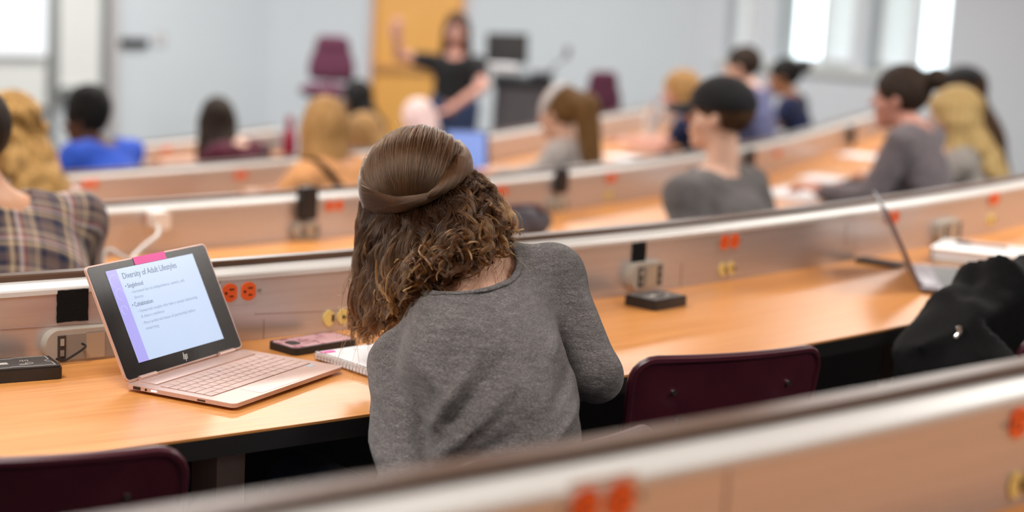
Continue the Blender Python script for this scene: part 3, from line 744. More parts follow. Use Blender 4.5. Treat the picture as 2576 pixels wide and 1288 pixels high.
# lead from the left keypad to the grey connection box
g_ = facept(1, 190, 856); a_ = px(142, 903, zd1 + .012)
lead = bpy.data.meshes.new('x'); bm = bmesh.new(); nn, _ = rowco(1, g_); gq = np.array([*(g_[:2] + nn * .0278), g_[2]])
tube(bm, spline([gq, gq + np.array([*(nn * .012), -.004]), (gq + a_) / 2 + np.array([0, 0, -.012]), px(157, 908, zd1 + .006), a_], 20) - np.array(kp.matrix_world.translation), 0.0022, 8)
o = fin('lead', bm, M['blackplastic'], kp, smooth=True); o.matrix_local = kp.matrix_world.to_3x3().inverted().to_4x4()
def hung_pad(k, x, y, w_, h_, label):
    P = facept(k, x, y); mw = rowmat(P, k, dr=FD + 0.003) @ Matrix.Rotation(R_(90), 4, 'X') 
    keypad(mw, label, w_, h_, 0.028, True)
hung_pad(2, 765, 509, 0.062, 0.102, 'black keypad unit hung upright below the blonde person with the black strap')
hung_pad(2, 1403, 452, 0.054, 0.092, 'black keypad unit hung upright on the panel below the white headband girl')
hung_pad(2, 1879, 397, 0.05, 0.08, 'black keypad unit hung on the panel behind the neck of the capped man')
hung_pad(2, 2136, 340, 0.05, 0.10, 'black keypad unit hung on the panel before the woman in the grey sweater')

# ------------------------------------------------------------------ laptops
def text_mesh(s, size, m_, parent, mw, extr=0.0002, font_w=1.0):
    c = bpy.data.curves.new('t', 'FONT'); c.body = s; c.size = size; c.extrude = extr; c.align_x = 'LEFT'; c.resolution_u = 3; c.space_character = font_w
    o = bpy.data.objects.new('t', c); COL.objects.link(o); dg = bpy.context.evaluated_depsgraph_get(); me = bpy.data.meshes.new_from_object(o.evaluated_get(dg)); bpy.data.objects.remove(o); bpy.data.curves.remove(c)
    me.materials.clear(); return me
def laptop(mw, label, w_, d_, L, tilt, body, keym, detail=True, scr=None, t=0.0115):
    r = thing('laptop', label, 'laptop', mw)
    def sh(nm, pts, z0, z1, m_, par, bev=0.0015): bm = bmesh.new(); slab(bm, pts, z0, z1); return fin(nm, bm, m_, par, bevel=bev)
    sh('base', rounded_rect(w_, d_, 0.010, 6, w_ / 2, -d_ / 2), 0.0045, t, body, r, 0.0018)
    bm = bmesh.new()
    for x in (0.03, w_ - .03):
        for y in (-.02, -d_ + .02): cyl(bm, (x, y, 0), (x, y, 0.005), 0.007, n=12)
    fin('rubber_foot', bm, M['blackplastic'], r)
    kx0, kx1, ky0, ky1 = w_ * .055, w_ * .945, -d_ * .26, -d_ * .74
    tray = sh('keyboard_tray', rounded_rect(kx1 - kx0, ky0 - ky1, 0.003, 3, (kx0 + kx1) / 2, (ky0 + ky1) / 2), t - .0004, t + .0002, M['keygap'] if detail else M['blackplastic'], r, 0)
    bm = bmesh.new(); rows = [14, 14, 14, 13, 12, 9]; rh = (ky0 - ky1) / 6
    for j, n in enumerate(rows):
        ws = np.ones(n)
        if j == 1: ws[-1] = 1.6
        if j == 2: ws[0] = 1.5
        if j == 3: ws[0] = 1.7; ws[-1] = 1.8
        if j == 4: ws[0] = 2.2; ws[-1] = 2.4
        if j == 5: ws[3] = 5.2
        ws = ws / ws.sum() * (kx1 - kx0); x = kx0; hh = rh
        for q in ws:
            box(bm, (x + q / 2, ky0 - rh * (j + .5), t + .0006), (q - .0016, hh - .0016, .0014)); x += q
    fin('keyboard', bm, keym, r, bevel=0.0004 if detail else 0)
    sh('touchpad', rounded_rect(w_ * .36, d_ * .20, 0.003, 3, w_ * .44, -d_ * .87), t - .0005, t + .00025, keym if not detail else M['rosepad'], r, 0)
    # speaker strip and hinge
    bm = bmesh.new(); box(bm, (w_ / 2, -d_ * .13, t + .0008), (w_ * .86, d_ * .17, .0022)); fin('speaker_strip', bm, body, r, bevel=0.0009)
    hg = None
    for x in (w_ * .16, w_ * .84):
        bm = bmesh.new(); cyl(bm, (x - .022, -.005, t + .003), (x + .022, -.005, t + .003), .0046, n=14); hg = fin('hinge', bm, body, r, smooth=True)
    lm = Matrix.Translation((0, -.004, t + .003)) @ Matrix.Rotation(-tilt, 4, 'X')
    bm = bmesh.new(); pslab(bm, rounded_rect(w_, L, 0.009, 6, w_ / 2, L / 2), 0.0, 0.0045); lid = fin('lid', bm, body, r, lm, bevel=0.0012)
    bm = bmesh.new(); pslab(bm, rounded_rect(w_ - .005, L - .005, 0.007, 6, w_ / 2, L / 2), -.0006, 0.0004); bz = fin('screen_glass', bm, M['bezel'], lid)
    return r, lid, bz, lm
def scr_quad(nm, x0, x1, z0, z1, y, m_, par):
    bm = bmesh.new(); box(bm, ((x0 + x1) / 2, y, (z0 + z1) / 2), (x1 - x0, 0.0003, z1 - z0)); return fin(nm, bm, m_, par)
M['rosepad'] = mottled('rose_gold_touchpad', (0.62, 0.44, 0.385), (0.65, 0.465, 0.41), 0.3, (40, 40, 40), metal=0.2)
def screen_mat(nm, c, s):
    return mat(nm, tuple(x * .2 for x in c), 0.25, emit=c, estr=s)
M['slide'] = screen_mat('slide_white', (0.62, 0.755, 1.0), 0.62); M['slideband'] = screen_mat('slide_violet', (0.45, 0.42, 0.93), 0.66); M['slideband2'] = screen_mat('slide_violet_swirl', (0.52, 0.50, 0.98), 0.68)
M['slidetext'] = screen_mat('slide_text', (0.14, 0.18, 0.27), 0.7); M['slidetext2'] = screen_mat('slide_text_grey', (0.32, 0.40, 0.54), 0.7)
l1, lid1, bz1, lm1 = laptop(Matrix.Translation((-0.6117, 2.6999, zd1)) @ Matrix.Rotation(1.1258, 4, 'Z'), 'open rose gold laptop showing lecture slides on the desk beside the woman in grey', 0.3236, 0.213, 0.1983, 0.464, M['rose'], M['rosekey'])
s1 = scr_quad('screen', 0.043, 0.279, 0.0245, 0.184, -.0009, M['slide'], lid1)
scr_quad('slide_band', 0.043, 0.0695, 0.0245, 0.184, -.0012, M['slideband'], lid1)
bm = bmesh.new()
for (cx_, cz_, rr) in ((.056, .165, .011), (.058, .142, .0095), (.0545, .115, .007)):
    for i in range(18):
        a = 2 * math.pi * i / 24; box(bm, (cx_ + rr * math.cos(a), -.0015, cz_ + rr * math.sin(a)), (.0028, .0003, .0018))
fin('slide_ornament', bm, M['slideband2'], lid1)
def slide_text(s, size, x, z, m_, sx=1.0):
    me = text_mesh(s, size, m_, None, None, 0.0001); return link('slide_text', me, m_, s1, Matrix.Translation((x, -.0013, z)) @ Matrix.Rotation(R_(90), 4, 'X') @ Matrix.Diagonal((sx, 1, 1, 1)))
slide_text('Diversity of Adult Lifestyles', 0.0150, 0.0785, 0.1655, M['slidetext'], 0.87)
slide_text('• Singlehood', 0.0110, 0.0765, 0.1492, M['slidetext'], 0.85)
slide_text('– Increased due to independence, careers, and', 0.0078, 0.0835, 0.1388, M['slidetext2'])
slide_text('divorce', 0.0078, 0.0885, 0.1288, M['slidetext2'])
slide_text('• Cohabitation', 0.0110, 0.0765, 0.1158, M['slidetext'], 0.85)
slide_text('– Unmarried couples who have a sexual relationship', 0.0078, 0.0835, 0.1048, M['slidetext2'])
slide_text('& share a residence', 0.0078, 0.0885, 0.0950, M['slidetext2'])
slide_text('– More preferred means of partnership before', 0.0078, 0.0835, 0.0838, M['slidetext2'])
slide_text('remarrying', 0.0078, 0.0885, 0.0738, M['slidetext2'])
# slanted four-bar mark under the screen
bm = bmesh.new()
def bar(p, q, wd):
    (x0, z0), (x1, z1) = p, q; pslab(bm, [(x0 - wd, z0), (x0 + wd, z0), (x1 + wd, z1), (x1 - wd, z1)], -.0010, -.0005)
cx0, cz0 = .1615, .0135; sl = 0.30
def P_(x, z): return (cx0 + x + z * sl, cz0 + z)
bar(P_(-.0045, -.0045), P_(-.0045, .0075), .0007); bar(P_(-.0010, -.0045), P_(-.0010, .0030), .0007); bar(P_(-.0045, .0030), P_(-.0010, .0030), .0007)
pslab(bm, [P_(-.0045, .0022), P_(-.0010, .0022), P_(-.0010, .0036), P_(-.0045, .0036)], -.0010, -.0005)
bar(P_(.0016, -.0080), P_(.0016, .0036), .0007); bar(P_(.0051, -.0045), P_(.0051, .0036), .0007)
pslab(bm, [P_(.0016, -.0045), P_(.0051, -.0045), P_(.0051, -.0031), P_(.0016, -.0031)], -.0010, -.0005); pslab(bm, [P_(.0016, .0022), P_(.0051, .0022), P_(.0051, .0036), P_(.0016, .0036)], -.0010, -.0005)
fin('logo', bm, M['print'], lid1); M['print'].node_tree.nodes['Principled BSDF'].inputs['Base Color'].default_value = (0.6, 0.58, 0.55, 1)
# ports along the left side of the base
for i in range(3):
    bm = bmesh.new()
    if i == 0: box(bm, (-.0002, -.024, .0078), (.0012, .014, .0046))
    elif i == 1: cyl(bm, (-.0008, -.042, .0078), (.0008, -.042, .0078), .0020, n=12)
    else: box(bm, (-.0002, -.150, .0075), (.0012, .015, .0022))
    fin('port', bm, M['slot'], l1)
M['led'] = mat('white_charge_light', (0.8, 0.8, 0.9), 0.4, emit=(0.75, 0.7, 1.0), estr=1.0)
bm = bmesh.new(); box(bm, (-.0003, -.058, .0080), (.0012, .011, .0026)); fin('power_button', bm, M['led'], l1)
M['sticker'] = mottled('pale_blue_sticker', (0.45, 0.52, 0.58), (0.5, 0.57, 0.62), 0.4)
bm = bmesh.new(); slab(bm, rounded_rect(.016, .012, .003, 4, .292, -.166), .0114, .01185); fin('palm_sticker', bm, M['sticker'], l1)
sn = link('sticky_note', None, None)
bpy.data.objects.remove(sn)
bm = bmesh.new(); box(bm, (0, 0, 0), (0.085, 0.0007, 0.0135)); sn = fin('sticky_note', bm, M['pink'], None, l1.matrix_world @ lm1 @ Matrix.Translation((0.163, -.0012, 0.1912)))
tag(sn, 'pink sticky note strip over the top edge of the rose gold laptop screen', 'sticky note')
M['greylap'] = mottled('dark_grey_aluminium', (0.16, 0.14, 0.17), (0.2, 0.175, 0.21), 0.35, metal=0.5)
M['bluescreen'] = screen_mat('blue_screen', (0.24, 0.35, 0.78), 0.72)
laptop(Matrix.Translation((0.963, 3.998, zd1)) @ Matrix.Rotation(1.451, 4, 'Z'), 'open dark grey laptop seen edge on near the black jacket', 0.36, 0.22, 0.204, 0.4987, M['greylap'], M['blackplastic'], False)
p3 = px(1176, 432, FZ(3) + DESK); mw3 = rowmat(p3, 3)
l3, lid3, bz3, _ = laptop(Matrix.Translation(px(1122, 432, FZ(3) + DESK + .0008)) @ Matrix.Rotation(R_(12), 4, 'Z'), 'open laptop with a plain blue screen beyond the head of the woman in grey', 0.215, 0.16, 0.195, 0.3, M['greylap'], M['blackplastic'], False)
scr_quad('screen', .006, .196, .008, .188, -.0009, M['bluescreen'], lid3)

# ------------------------------------------------------------------ phone, notebook, papers, pens
def pxm(x, y, z, ang): return Matrix.Translation(px(x, y, z)) @ Matrix.Rotation(R_(ang), 4, 'Z')
M['floral'] = mat('pink_floral_case', (0.5, 0.2, 0.25), 0.35); t = NT(M['floral'])
v = t.n('ShaderNodeTexVoronoi'); v.inputs['Scale'].default_value = 70; t.l(t.coords(), v.inputs['Vector'])
n_ = t.noise(t.coords((1, 1, 1)), 45, 4)
t.base(t.mix(t.ramp(t.coords and n_, [(0.4, (0, 0, 0)), (0.5, (1, 1, 1))]), t.ramp(v.outputs['Distance'], [(0.15, (0.62, 0.24, 0.30)), (0.5, (0.34, 0.10, 0.14))]), (0.72, 0.42, 0.45)))
A, B = px(690, 888, zd1), px(886, 862, zd1); cph = (A + B) / 2
ang = math.degrees(math.atan2(B[1] - A[1], B[0] - A[0]))
ph = thing('phone', 'phone in a black and pink floral case lying on the desk behind the laptop', 'phone', pxm(788, 872, zd1, 48))
bm = bmesh.new(); slab(bm, rounded_rect(.155, .078, .012), 0, .0125); fin('case', bm, M['blackplastic'], ph, bevel=0.003, seg=3)
bm = bmesh.new(); slab(bm, rounded_rect(.145, .068, .009), .0120, .0131); fin('case_back', bm, M['floral'], ph, bevel=0.0004)
bm = bmesh.new(); slab(bm, rounded_rect(.022, .026, .007, 6, -.050, 0), .0125, .0142); fin('camera_cutout', bm, M['blackplastic'], ph, bevel=0.0005)
nb = thing('spiral_notebook', 'white spiral notebook on the desk at the left elbow of the woman in grey', 'notebook', Matrix.Translation((-0.175, 2.961, zd1 + .0026)) @ Matrix.Rotation(R_(43), 4, 'Z'))
for i in range(2):
    bm = bmesh.new(); box(bm, (0, 0, .003 + i * .006), (.20, .265, .0055)); fin(['pages', 'cover'][i] if i == 0 else 'pages', bm, M['paper'], nb, Matrix.Rotation(R_(1.2 * i), 4, 'Z'))
bm = bmesh.new(); box(bm, (0, 0, .0003), (.205, .27, .0006)); fin('cover', bm, M['rosekey'], nb)
bm = bmesh.new()
for i in range(28):
    y = -.125 + i * .0093; pts = [(-.1 - .001 + .0075 * math.cos(a), y + .001 * math.sin(a), .006 + .0075 * math.sin(a)) for a in np.linspace(0, 2 * math.pi, 13)]; tube(bm, pts, .0008, 5)
fin('wire_spiral', bm, M['steel'], nb, smooth=True)
bm = bmesh.new(); slab(bm, rounded_rect(.03, .012, .004), .0122, .0128); fin('page_tab', bm, M['pink'], nb, Matrix.Translation((-.085, .118, 0)))

def book(name, label, cat, mw, w_, d_, h_, cover, pages):
    r = thing(name, label, cat, mw)
    bm = bmesh.new(); box(bm, (0.002, 0, h_ / 2), (w_ - .008, d_ - .008, h_ - .004)); fin('pages', bm, pages, r)
    bm = bmesh.new(); box(bm, (0, 0, .001), (w_, d_, .002)); box(bm, (0, 0, h_ - .001), (w_, d_, .002)); box(bm, (-w_ / 2 + .001, 0, h_ / 2), (.002, d_, h_)); fin('cover', bm, cover, r, bevel=0.0008)
    return r
P0 = px(2330, 668, zd1)
bk1 = book('notepad', 'thick yellow-edged pad lying under the white book near the black jacket', 'pad', Matrix.Translation((1.261, 4.508, zd1)) @ Matrix.Rotation(R_(-20), 4, 'Z'), .27, .20, .012, M['paper'], M['paperedge'])
bk2 = book('textbook', 'thick white book lying on the yellow-edged pad', 'book', Matrix.Translation((1.265, 4.512, zd1 + .0125)) @ Matrix.Rotation(R_(-23), 4, 'Z'), .285, .205, .026, M['white'], M['paper'])
pn = thing('pen', 'dark and pink pen lying on top of the white book', 'pen', Matrix.Translation((1.25, 4.545, zd1 + .0388)) @ Matrix.Rotation(R_(-24), 4, 'Z'))
bm = bmesh.new(); cyl(bm, (-.03, 0, .0045), (.065, 0, .0045), .0042, n=12); fin('barrel', bm, M['rosekey'], pn, smooth=True)
bm = bmesh.new(); cyl(bm, (-.065, 0, .0045), (-.03, 0, .0045), .0046, n=12); cyl(bm, (-.075, 0, .0045), (-.065, 0, .0045), .001, .004, n=12); fin('cap', bm, M['greylap'], pn, smooth=True)
p2_ = thing('phone', 'thin black phone lying against the panel behind the dark grey laptop', 'phone', pxm(2214, 664, zd1, 52))
bm = bmesh.new(); slab(bm, rounded_rect(.06, .12, .009), 0, .009); fin('case', bm, M['blackplastic'], p2_, bevel=0.002)
bm = bmesh.new(); slab(bm, rounded_rect(.053, .112, .007), .0085, .0094); fin('display', bm, M['bezel'], p2_)
# white tumbler cut by the right edge
tb = thing('tumbler', 'white rounded bottle standing at the right edge of the picture behind the jacket', 'bottle', Matrix.Translation(px(2634, 630, zd1)))
bm = bmesh.new(); lathe(bm, [(.045, 0), (.056, .006), (.06, .03), (.06, .085), (.054, .115), (.04, .135), (.025, .142)], 32); fin('body', bm, M['white'], tb, smooth=True)
bm = bmesh.new(); lathe(bm, [(.026, .138), (.028, .142), (.028, .165), (.022, .17)], 24); fin('lid', bm, M['white'], tb, smooth=True)
# sheets on the second row desk
def sheet_paper(name, label, mw, w_=.216, d_=.279, n=1):
    bm = bmesh.new(); N = 10
    pts = [(w_ * (i / N - .5), .0016 + .0012 * math.sin(i * .8)) for i in range(N + 1)]
    outline = [(x, z) for x, z in pts] + [(x, z - .001) for x, z in pts[::-1]]
    A = [bm.verts.new((x, -d_ / 2, z)) for x, z in outline]; B = [bm.verts.new((x, d_ / 2, z)) for x, z in outline]
    bm.faces.new(A); bm.faces.new(B[::-1])
    for i in range(len(A)): bm.faces.new((A[i], B[i], B[(i + 1) % len(A)], A[(i + 1) % len(A)]))
    o = fin(name, bm, M['paper'], None, mw); return tag(o, label, 'paper')
zd2 = FZ(2) + DESK + .0008; zd3 = FZ(3) + DESK + .0008
sheet_paper('paper_sheet', 'white sheet on the desk right of the man in the cap', pxm(2015, 486, zd2, 52), .40, .30)
sheet_paper('paper_sheet', 'white sheet under the hands of the woman in the grey sweater', pxm(2095, 452, zd2, 62))
sheet_paper('paper_sheet', 'pale sheet propped on the desk before the blonde girl in navy', pxm(1585, 398, zd3, 60), .22, .3)
bx = book('notepad', 'pale open pad on the desk in front of the woman in the grey sweater', 'pad', pxm(2178, 398, zd2, 60), .2, .26, .012, M['paper'], M['paperedge'])

# bottles
def bottle(label, mw, h, r_, m_, capm, name='water_bottle'):
    o = thing(name, label, 'bottle', mw)
    bm = bmesh.new(); lathe(bm, [(r_ * .9, 0), (r_, .006), (r_, h * .55), (r_ * .92, h * .66), (r_ * .55, h * .78), (r_ * .42, h * .82)], 28); fin('body', bm, m_, o, smooth=True)
    bm = bmesh.new(); lathe(bm, [(r_ * .46, h * .81), (r_ * .5, h * .83), (r_ * .5, h * .97), (r_ * .4, h)], 20); fin('cap', bm, capm, o, smooth=True)
    return o
M['redbottle'] = mottled('dark_red_bottle', (0.33, 0.018, 0.05), (0.38, 0.025, 0.065), 0.3); M['clear'] = mat('clear_blue_plastic', (0.72, 0.84, 0.98), 0.12, trans=0.85, ior=1.2); M['cloudy'] = mat('cloudy_plastic', (0.86, 0.9, 0.93), 0.25, trans=0.6, ior=1.2)
zd4 = FZ(4) + DESK + .0008
bottle('dark red bottle standing left of the blonde woman in tan', Matrix.Translation(px(725, 432, zd4)), .30, .040, M['redbottle'], M['redbottle'])
bottle('cloudy white bottle standing right of the student in bright blue', Matrix.Translation(px(357, 450, zd4)), .17, .036, M['cloudy'], M['white'])
bottle('clear blue bottle standing beside the blonde girl in navy', Matrix.Translation(px(1636, 352, zd3)), .27, .055, M['clear'], M['clear'])
cup = thing('travel_mug', 'small dark mug beside the arm of the student in maroon', 'mug', Matrix.Translation(px(664, 432, zd4)))
bm = bmesh.new(); lathe(bm, [(.028, 0), (.034, .01), (.04, .12), (.04, .13)], 24); fin('body', bm, M['greylap'], cup, smooth=True)
bm = bmesh.new(); lathe(bm, [(.042, .128), (.042, .14), (.03, .148)], 24); fin('lid', bm, M['blackplastic'], cup, smooth=True)

# white charger plugged in at the second row
fm = rowmat(facept(2, 384, 549), 2, dr=FD); ch = thing('charger', 'white laptop charger plugged into the orange socket beside the plaid shirt', 'charger', fm)
bm = bmesh.new(); slab(bm, rounded_rect(.05, .05, .008), .0068, .056); fin('adapter', bm, M['wire'], ch, Matrix.Rotation(R_(90), 4, 'X'), bevel=0.003)
inv = fm.inverted(); pA = [inv @ Vector(pd(*q)) for q in ((396, 566, 4.45), (398, 590, 4.43), (372, 612, 4.40), (340, 640, 4.37), (318, 652, 4.33))]
zt = FZ(2) + DESK + .006
pB = [inv @ Vector(pd(*q)) for q in ((322, 654, 4.31), (300, 642, 4.30), (276, 628, 4.30), (262, 640, 4.29), (258, 672, 4.27))]
bm = bmesh.new(); tube(bm, spline([np.array(p) for p in pA[:-1] + [inv @ Vector(pd(332, 655, 4.335))] + pB[1:]], 40), 0.0055, 8); fin('cable', bm, M['wire'], ch, smooth=True)

# ------------------------------------------------------------------ black jacket heaped on the right chair
ja = pd(2420, 800, 3.55); jr = thing('jacket', 'black jacket heaped over the chair seat at the right edge, light zip pull showing', 'jacket', Matrix.Translation((ja[0], ja[1], FZ(1))))
def J(x, y, d): return tuple(np.array(pd(x, y, d)) - np.array((ja[0], ja[1], FZ(1))))
jp = [rc(J(2452, 732, 3.62), J(2375, 960, 3.45), .058, .10), (rc(J(2440, 745, 3.6), J(2345, 880, 3.5), .045, .06), .03), (rc(J(2535, 735, 3.55), J(2480, 980, 3.40), .075, .12), .02), (rc(J(2600, 760, 3.6), J(2600, 980, 3.45), .10, .12), .03),
      (rc(J(2390, 960, 3.48), J(2600, 1010, 3.48), .11, .13), .05), (rc(J(2500, 688, 3.57), J(2462, 900, 3.40), .022, .042, (0.4, 1, 0), .45), .006), (rc(J(2545, 690, 3.52), J(2512, 930, 3.37), .020, .045, (-.5, 1, 0), .4), .006), (rc(J(2335, 860, 3.52), J(2320, 1000, 3.46), .04, .06), .03)]
fj = union(jp, .03)
def fjw(p):
    d = fj(p); s = p[:, 0] * .85 - p[:, 2] * .30 + p[:, 1] * .25 + .025 * np.sin(p[:, 2] * 13 + p[:, 0] * 6)
    return d + 0.022 * (np.abs(np.sin(s * 24 + 1.9 * np.sin(p[:, 2] * 6 + p[:, 1] * 5 + p[:, 0] * 3))) ** .7 - .5) + .0025 * np.sin(s * 83 + p[:, 1] * 31 + 3 * np.sin(p[:, 2] * 13))
cI = np.array(jch.matrix_world.inverted() @ Matrix.Translation((ja[0], ja[1], FZ(1))), np.float32)
fjw0 = fjw
def fjw(p):
    q = p @ cI[:3, :3].T + cI[:3, 3]; d = fjw0(p); inx = np.abs(q[:, 0]) < .235
    d = np.where(inx, np.maximum(d, -.140 - q[:, 1]), d); return np.where(inx & (q[:, 1] < .23), np.maximum(d, .472 - q[:, 2]), d)
v_, q_ = snet(fjw, (-.42, -.42, .35), (.5, .4, 1.05), .011); v_ = smooth_verts(v_, q_, 1)
link('jacket_cloth', to_mesh('jacket_cloth', v_, q_), M['blackcloth'], jr)
bm = bmesh.new(); a, b, c = [np.array(J(*q)) for q in ((2412, 822, 3.385), (2414, 838, 3.38), (2404, 852, 3.38))]
tube(bm, spline([a, b, c], 8), [.006, .0065, .006, .0055, .005, .0055, .006, .005], 8); fin('zip_pull', bm, M['chrome'], jr, smooth=True)

# ------------------------------------------------------------------ front of the hall: podium, monitor, stools
M['podium'] = mottled('dark_grey_laminate', (0.085, 0.075, 0.085), (0.105, 0.092, 0.102), 0.45, (3, 3, 3)); M['podtop'] = mat('black_podium_top', (0.015, 0.015, 0.018), 0.4)
def face_cam(P, extra=0.0): return Matrix.Translation(P) @ Matrix.Rotation(math.atan2(-P[0], P[1]) + R_(extra), 4, 'Z')
dP = 12.3; pa, pb = pd(1238, 196, dP), pd(1392, 196, dP); wP = np.linalg.norm(pb - pa); PZ = float(pa[2])
pod = thing('podium', 'dark grey teaching podium with a black top behind the lecturer', 'podium', face_cam(np.array([*((pa + pb) / 2)[:2], 0.0]), 0))
bm = bmesh.new(); box(bm, (0, .3, (PZ - .05) / 2), (wP - .04, .6, PZ - .05)); fin('cabinet', bm, M['podium'], pod, bevel=0.008)
bm = bmesh.new(); box(bm, (0, .3, PZ - .025), (wP, .66, .05)); box(bm, (wP * .3, .25, PZ + .02), (wP * .35, .4, .04)); fin('top', bm, M['podtop'], pod, bevel=0.006)
for sx in (-1, 1): bm = bmesh.new(); box(bm, (sx * wP * .24, -.002, PZ * .45), (wP * .44, .02, PZ * .74)); dd = fin('door', bm, M['podium'], pod, bevel=0.004); bm = bmesh.new(); box(bm, (sx * .03, -.022, PZ * .6), (.012, .02, .12)); fin('handle', bm, M['steel'], dd, bevel=0.003)
mt = thing('monitor', 'black computer monitor standing on the podium', 'monitor', face_cam(np.array([*pd(1274, 180, dP + .3)[:2], PZ + .041]), -6))
mw_, mh_ = 104 / FPX * (dP + .3), 76 / FPX * (dP + .3); zb = .045
bm = bmesh.new(); pslab(bm, rounded_rect(mw_, mh_, .01, 4, 0, zb + mh_ / 2), -.02, .02); fin('casing', bm, M['blackplastic'], mt, Matrix.Rotation(R_(-5), 4, 'X') @ Matrix.Rotation(R_(-2), 4, 'Y'), bevel=0.004)
bm = bmesh.new(); box(bm, (0, -.0205, zb + mh_ / 2), (mw_ - .03, .002, mh_ - .03)); fin('display', bm, M['bezel'], mt, Matrix.Rotation(R_(-5), 4, 'X') @ Matrix.Rotation(R_(-2), 4, 'Y'))
bm = bmesh.new(); cyl(bm, (0, .03, .01), (0, .03, zb + .08), .02); slab(bm, rounded_rect(.22, .16, .02), 0, .014); fin('stand', bm, M['blackplastic'], mt, bevel=0.003)
pp = thing('paper_stack', 'loose white papers on the podium below the monitor', 'papers', face_cam(np.array([*pd(1256, 185, dP - .05)[:2], PZ + .042]), 8)); 
for i in range(5):
    bm = bmesh.new(); box(bm, (0, .12, .004 + i * .011), (.26, .2, .009)); fin('sheets', bm, M['paper'], pp, Matrix.Rotation(R_(random.uniform(-12, 12)), 4, 'Z'))
mic = thing('gooseneck_microphone', 'small black gooseneck microphone at the right end of the podium', 'microphone', face_cam(np.array([*pd(1385, 196, dP + .12)[:2], PZ + .041])))
bm = bmesh.new(); cyl(bm, (0, 0, 0), (0, 0, .02), .035); fin('base', bm, M['blackplastic'], mic, bevel=0.003)
bm = bmesh.new(); tube(bm, spline([(0, 0, .02), (.02, 0, .06), (.07, 0, .10), (.105, 0, .13)], 14), .006, 8); fin('neck', bm, M['blackplastic'], mic, smooth=True)
bm = bmesh.new(); tube(bm, [(.105, 0, .125), (.11, 0, .15), (.113, 0, .19), (.114, 0, .205)], [.012, .022, .022, .012], 12); fin('head', bm, M['podium'], mic, smooth=True)

M['plum'] = cloth('plum_upholstery', (0.12, 0.032, 0.065), 0.7, 0.3)
def stool(label, mw, name='drafting_stool'):
    r = thing(name, label, 'stool', mw); sz = .915
    f = union([rc((-.095, 0, .06), (.095, 0, .06), .055, .055, (0, 1, 0), .6), rc((-.08, 0, .17), (.08, 0, .17), .06, .06, (0, 1, 0), .55), rc((-.06, .012, .30), (.06, .012, .30), .05, .05, (0, 1, 0), .6)], .09)
    blob('backrest', f, (-.24, -.12, -.04), (.24, .14, .42), .013, M['plum'], r, Matrix.Translation((0, -.20, sz + .07)) @ Matrix.Rotation(R_(6), 4, 'X') @ Matrix.Diagonal((1.15, 1, 1, 1)))
    blob('seat', union([el((0, 0, 0), (.19, .19, .055)), rc((-.08, .05, 0), (.08, .05, 0), .08, .08, (0, 0, 1), .5)], .06), (-.24, -.24, -.1), (.24, .24, .1), .014, M['plum'], r, Matrix.Translation((0, 0, sz + .02)))
    bm = bmesh.new(); tube(bm, spline([(0, -.02, sz - .03), (0, -.16, sz - .03), (0, -.235, sz + .05), (0, -.24, sz + .22)], 14), .014, 8); fin('back_bracket', bm, M['blackplastic'], r, smooth=True)
    bm = bmesh.new(); cyl(bm, (0, 0, .08), (0, 0, sz), .022); cyl(bm, (0, 0, .08), (0, 0, .45), .032); fin('column', bm, M['blackplastic'], r, smooth=True)
    bm = bmesh.new(); pts = [(.2 * math.cos(a), .2 * math.sin(a), .33) for a in np.linspace(0, 2 * math.pi, 30)]; tube(bm, pts, .01, 8)
    for i in range(3): a = i * 2.094; tube(bm, [(0, 0, .33), (.2 * math.cos(a), .2 * math.sin(a), .33)], .008, 6)
    fin('foot_ring', bm, M['chrome'], r, smooth=True)
    for i in range(5):
        a = i * 2 * math.pi / 5; c_, s_ = math.cos(a), math.sin(a); bm = bmesh.new(); tube(bm, [(0, 0, .10), (.16 * c_, .16 * s_, .085), (.29 * c_, .29 * s_, .055)], [.03, .02, .015], 8); cyl(bm, (.285 * c_ - .02 * s_, .285 * s_ + .02 * c_, .027), (.285 * c_ + .02 * s_, .285 * s_ - .02 * c_, .027), .027, n=14); fin('leg', bm, M['blackplastic'], r, smooth=True)
    return r
sp = pd(816, 225, 12.6); stool('plum drafting stool standing against the pale wall left of the orange door', face_cam(np.array([sp[0], sp[1] + .1, 0.0]), 170) @ Matrix.Rotation(0.0, 4, 'Z'))
sp = pd(1492, 262, 12.0); oc = stool('dark office stool just right of the girl with the white headband', face_cam(np.array([sp[0], sp[1], 0.0]), 20))
oc.children[0].data = oc.children[0].data.copy(); oc.children[0].data.materials.clear(); oc.children[0].data.materials.append(M['blackcloth']); oc.scale = (.8, .8, .93)
# dark bag on the desk beyond the woman's right side
bgp = px(1300, 600, FZ(2) + DESK + .001); bgr = thing('bag', 'dark grey bag lying on the desk beyond the right shoulder of the woman in grey', 'bag', rowmat(bgp, 2) @ Matrix.Diagonal((1.7, 1.5, 1.35, 1)))
f = union([rc((-.06, 0, .035), (.06, 0, .03), .036, .03), rc((-.03, .03, .05), (.05, .02, .045), .03, .022)], .03)
blob('bag_body', lambda p: np.maximum(f(p), .005 - p[:, 2]) + .003 * np.sin(p[:, 0] * 90 + p[:, 2] * 60), (-.13, -.08, -.01), (.13, .1, .1), .006, M['bagcloth'], bgr)
bm = bmesh.new(); tube(bm, spline([(-.07, 0, .06), (-.04, -.03, .085), (.02, -.035, .08), (.07, 0, .05)], 16), .006, 8); fin('strap', bm, M['maroon'], bgr, smooth=True)
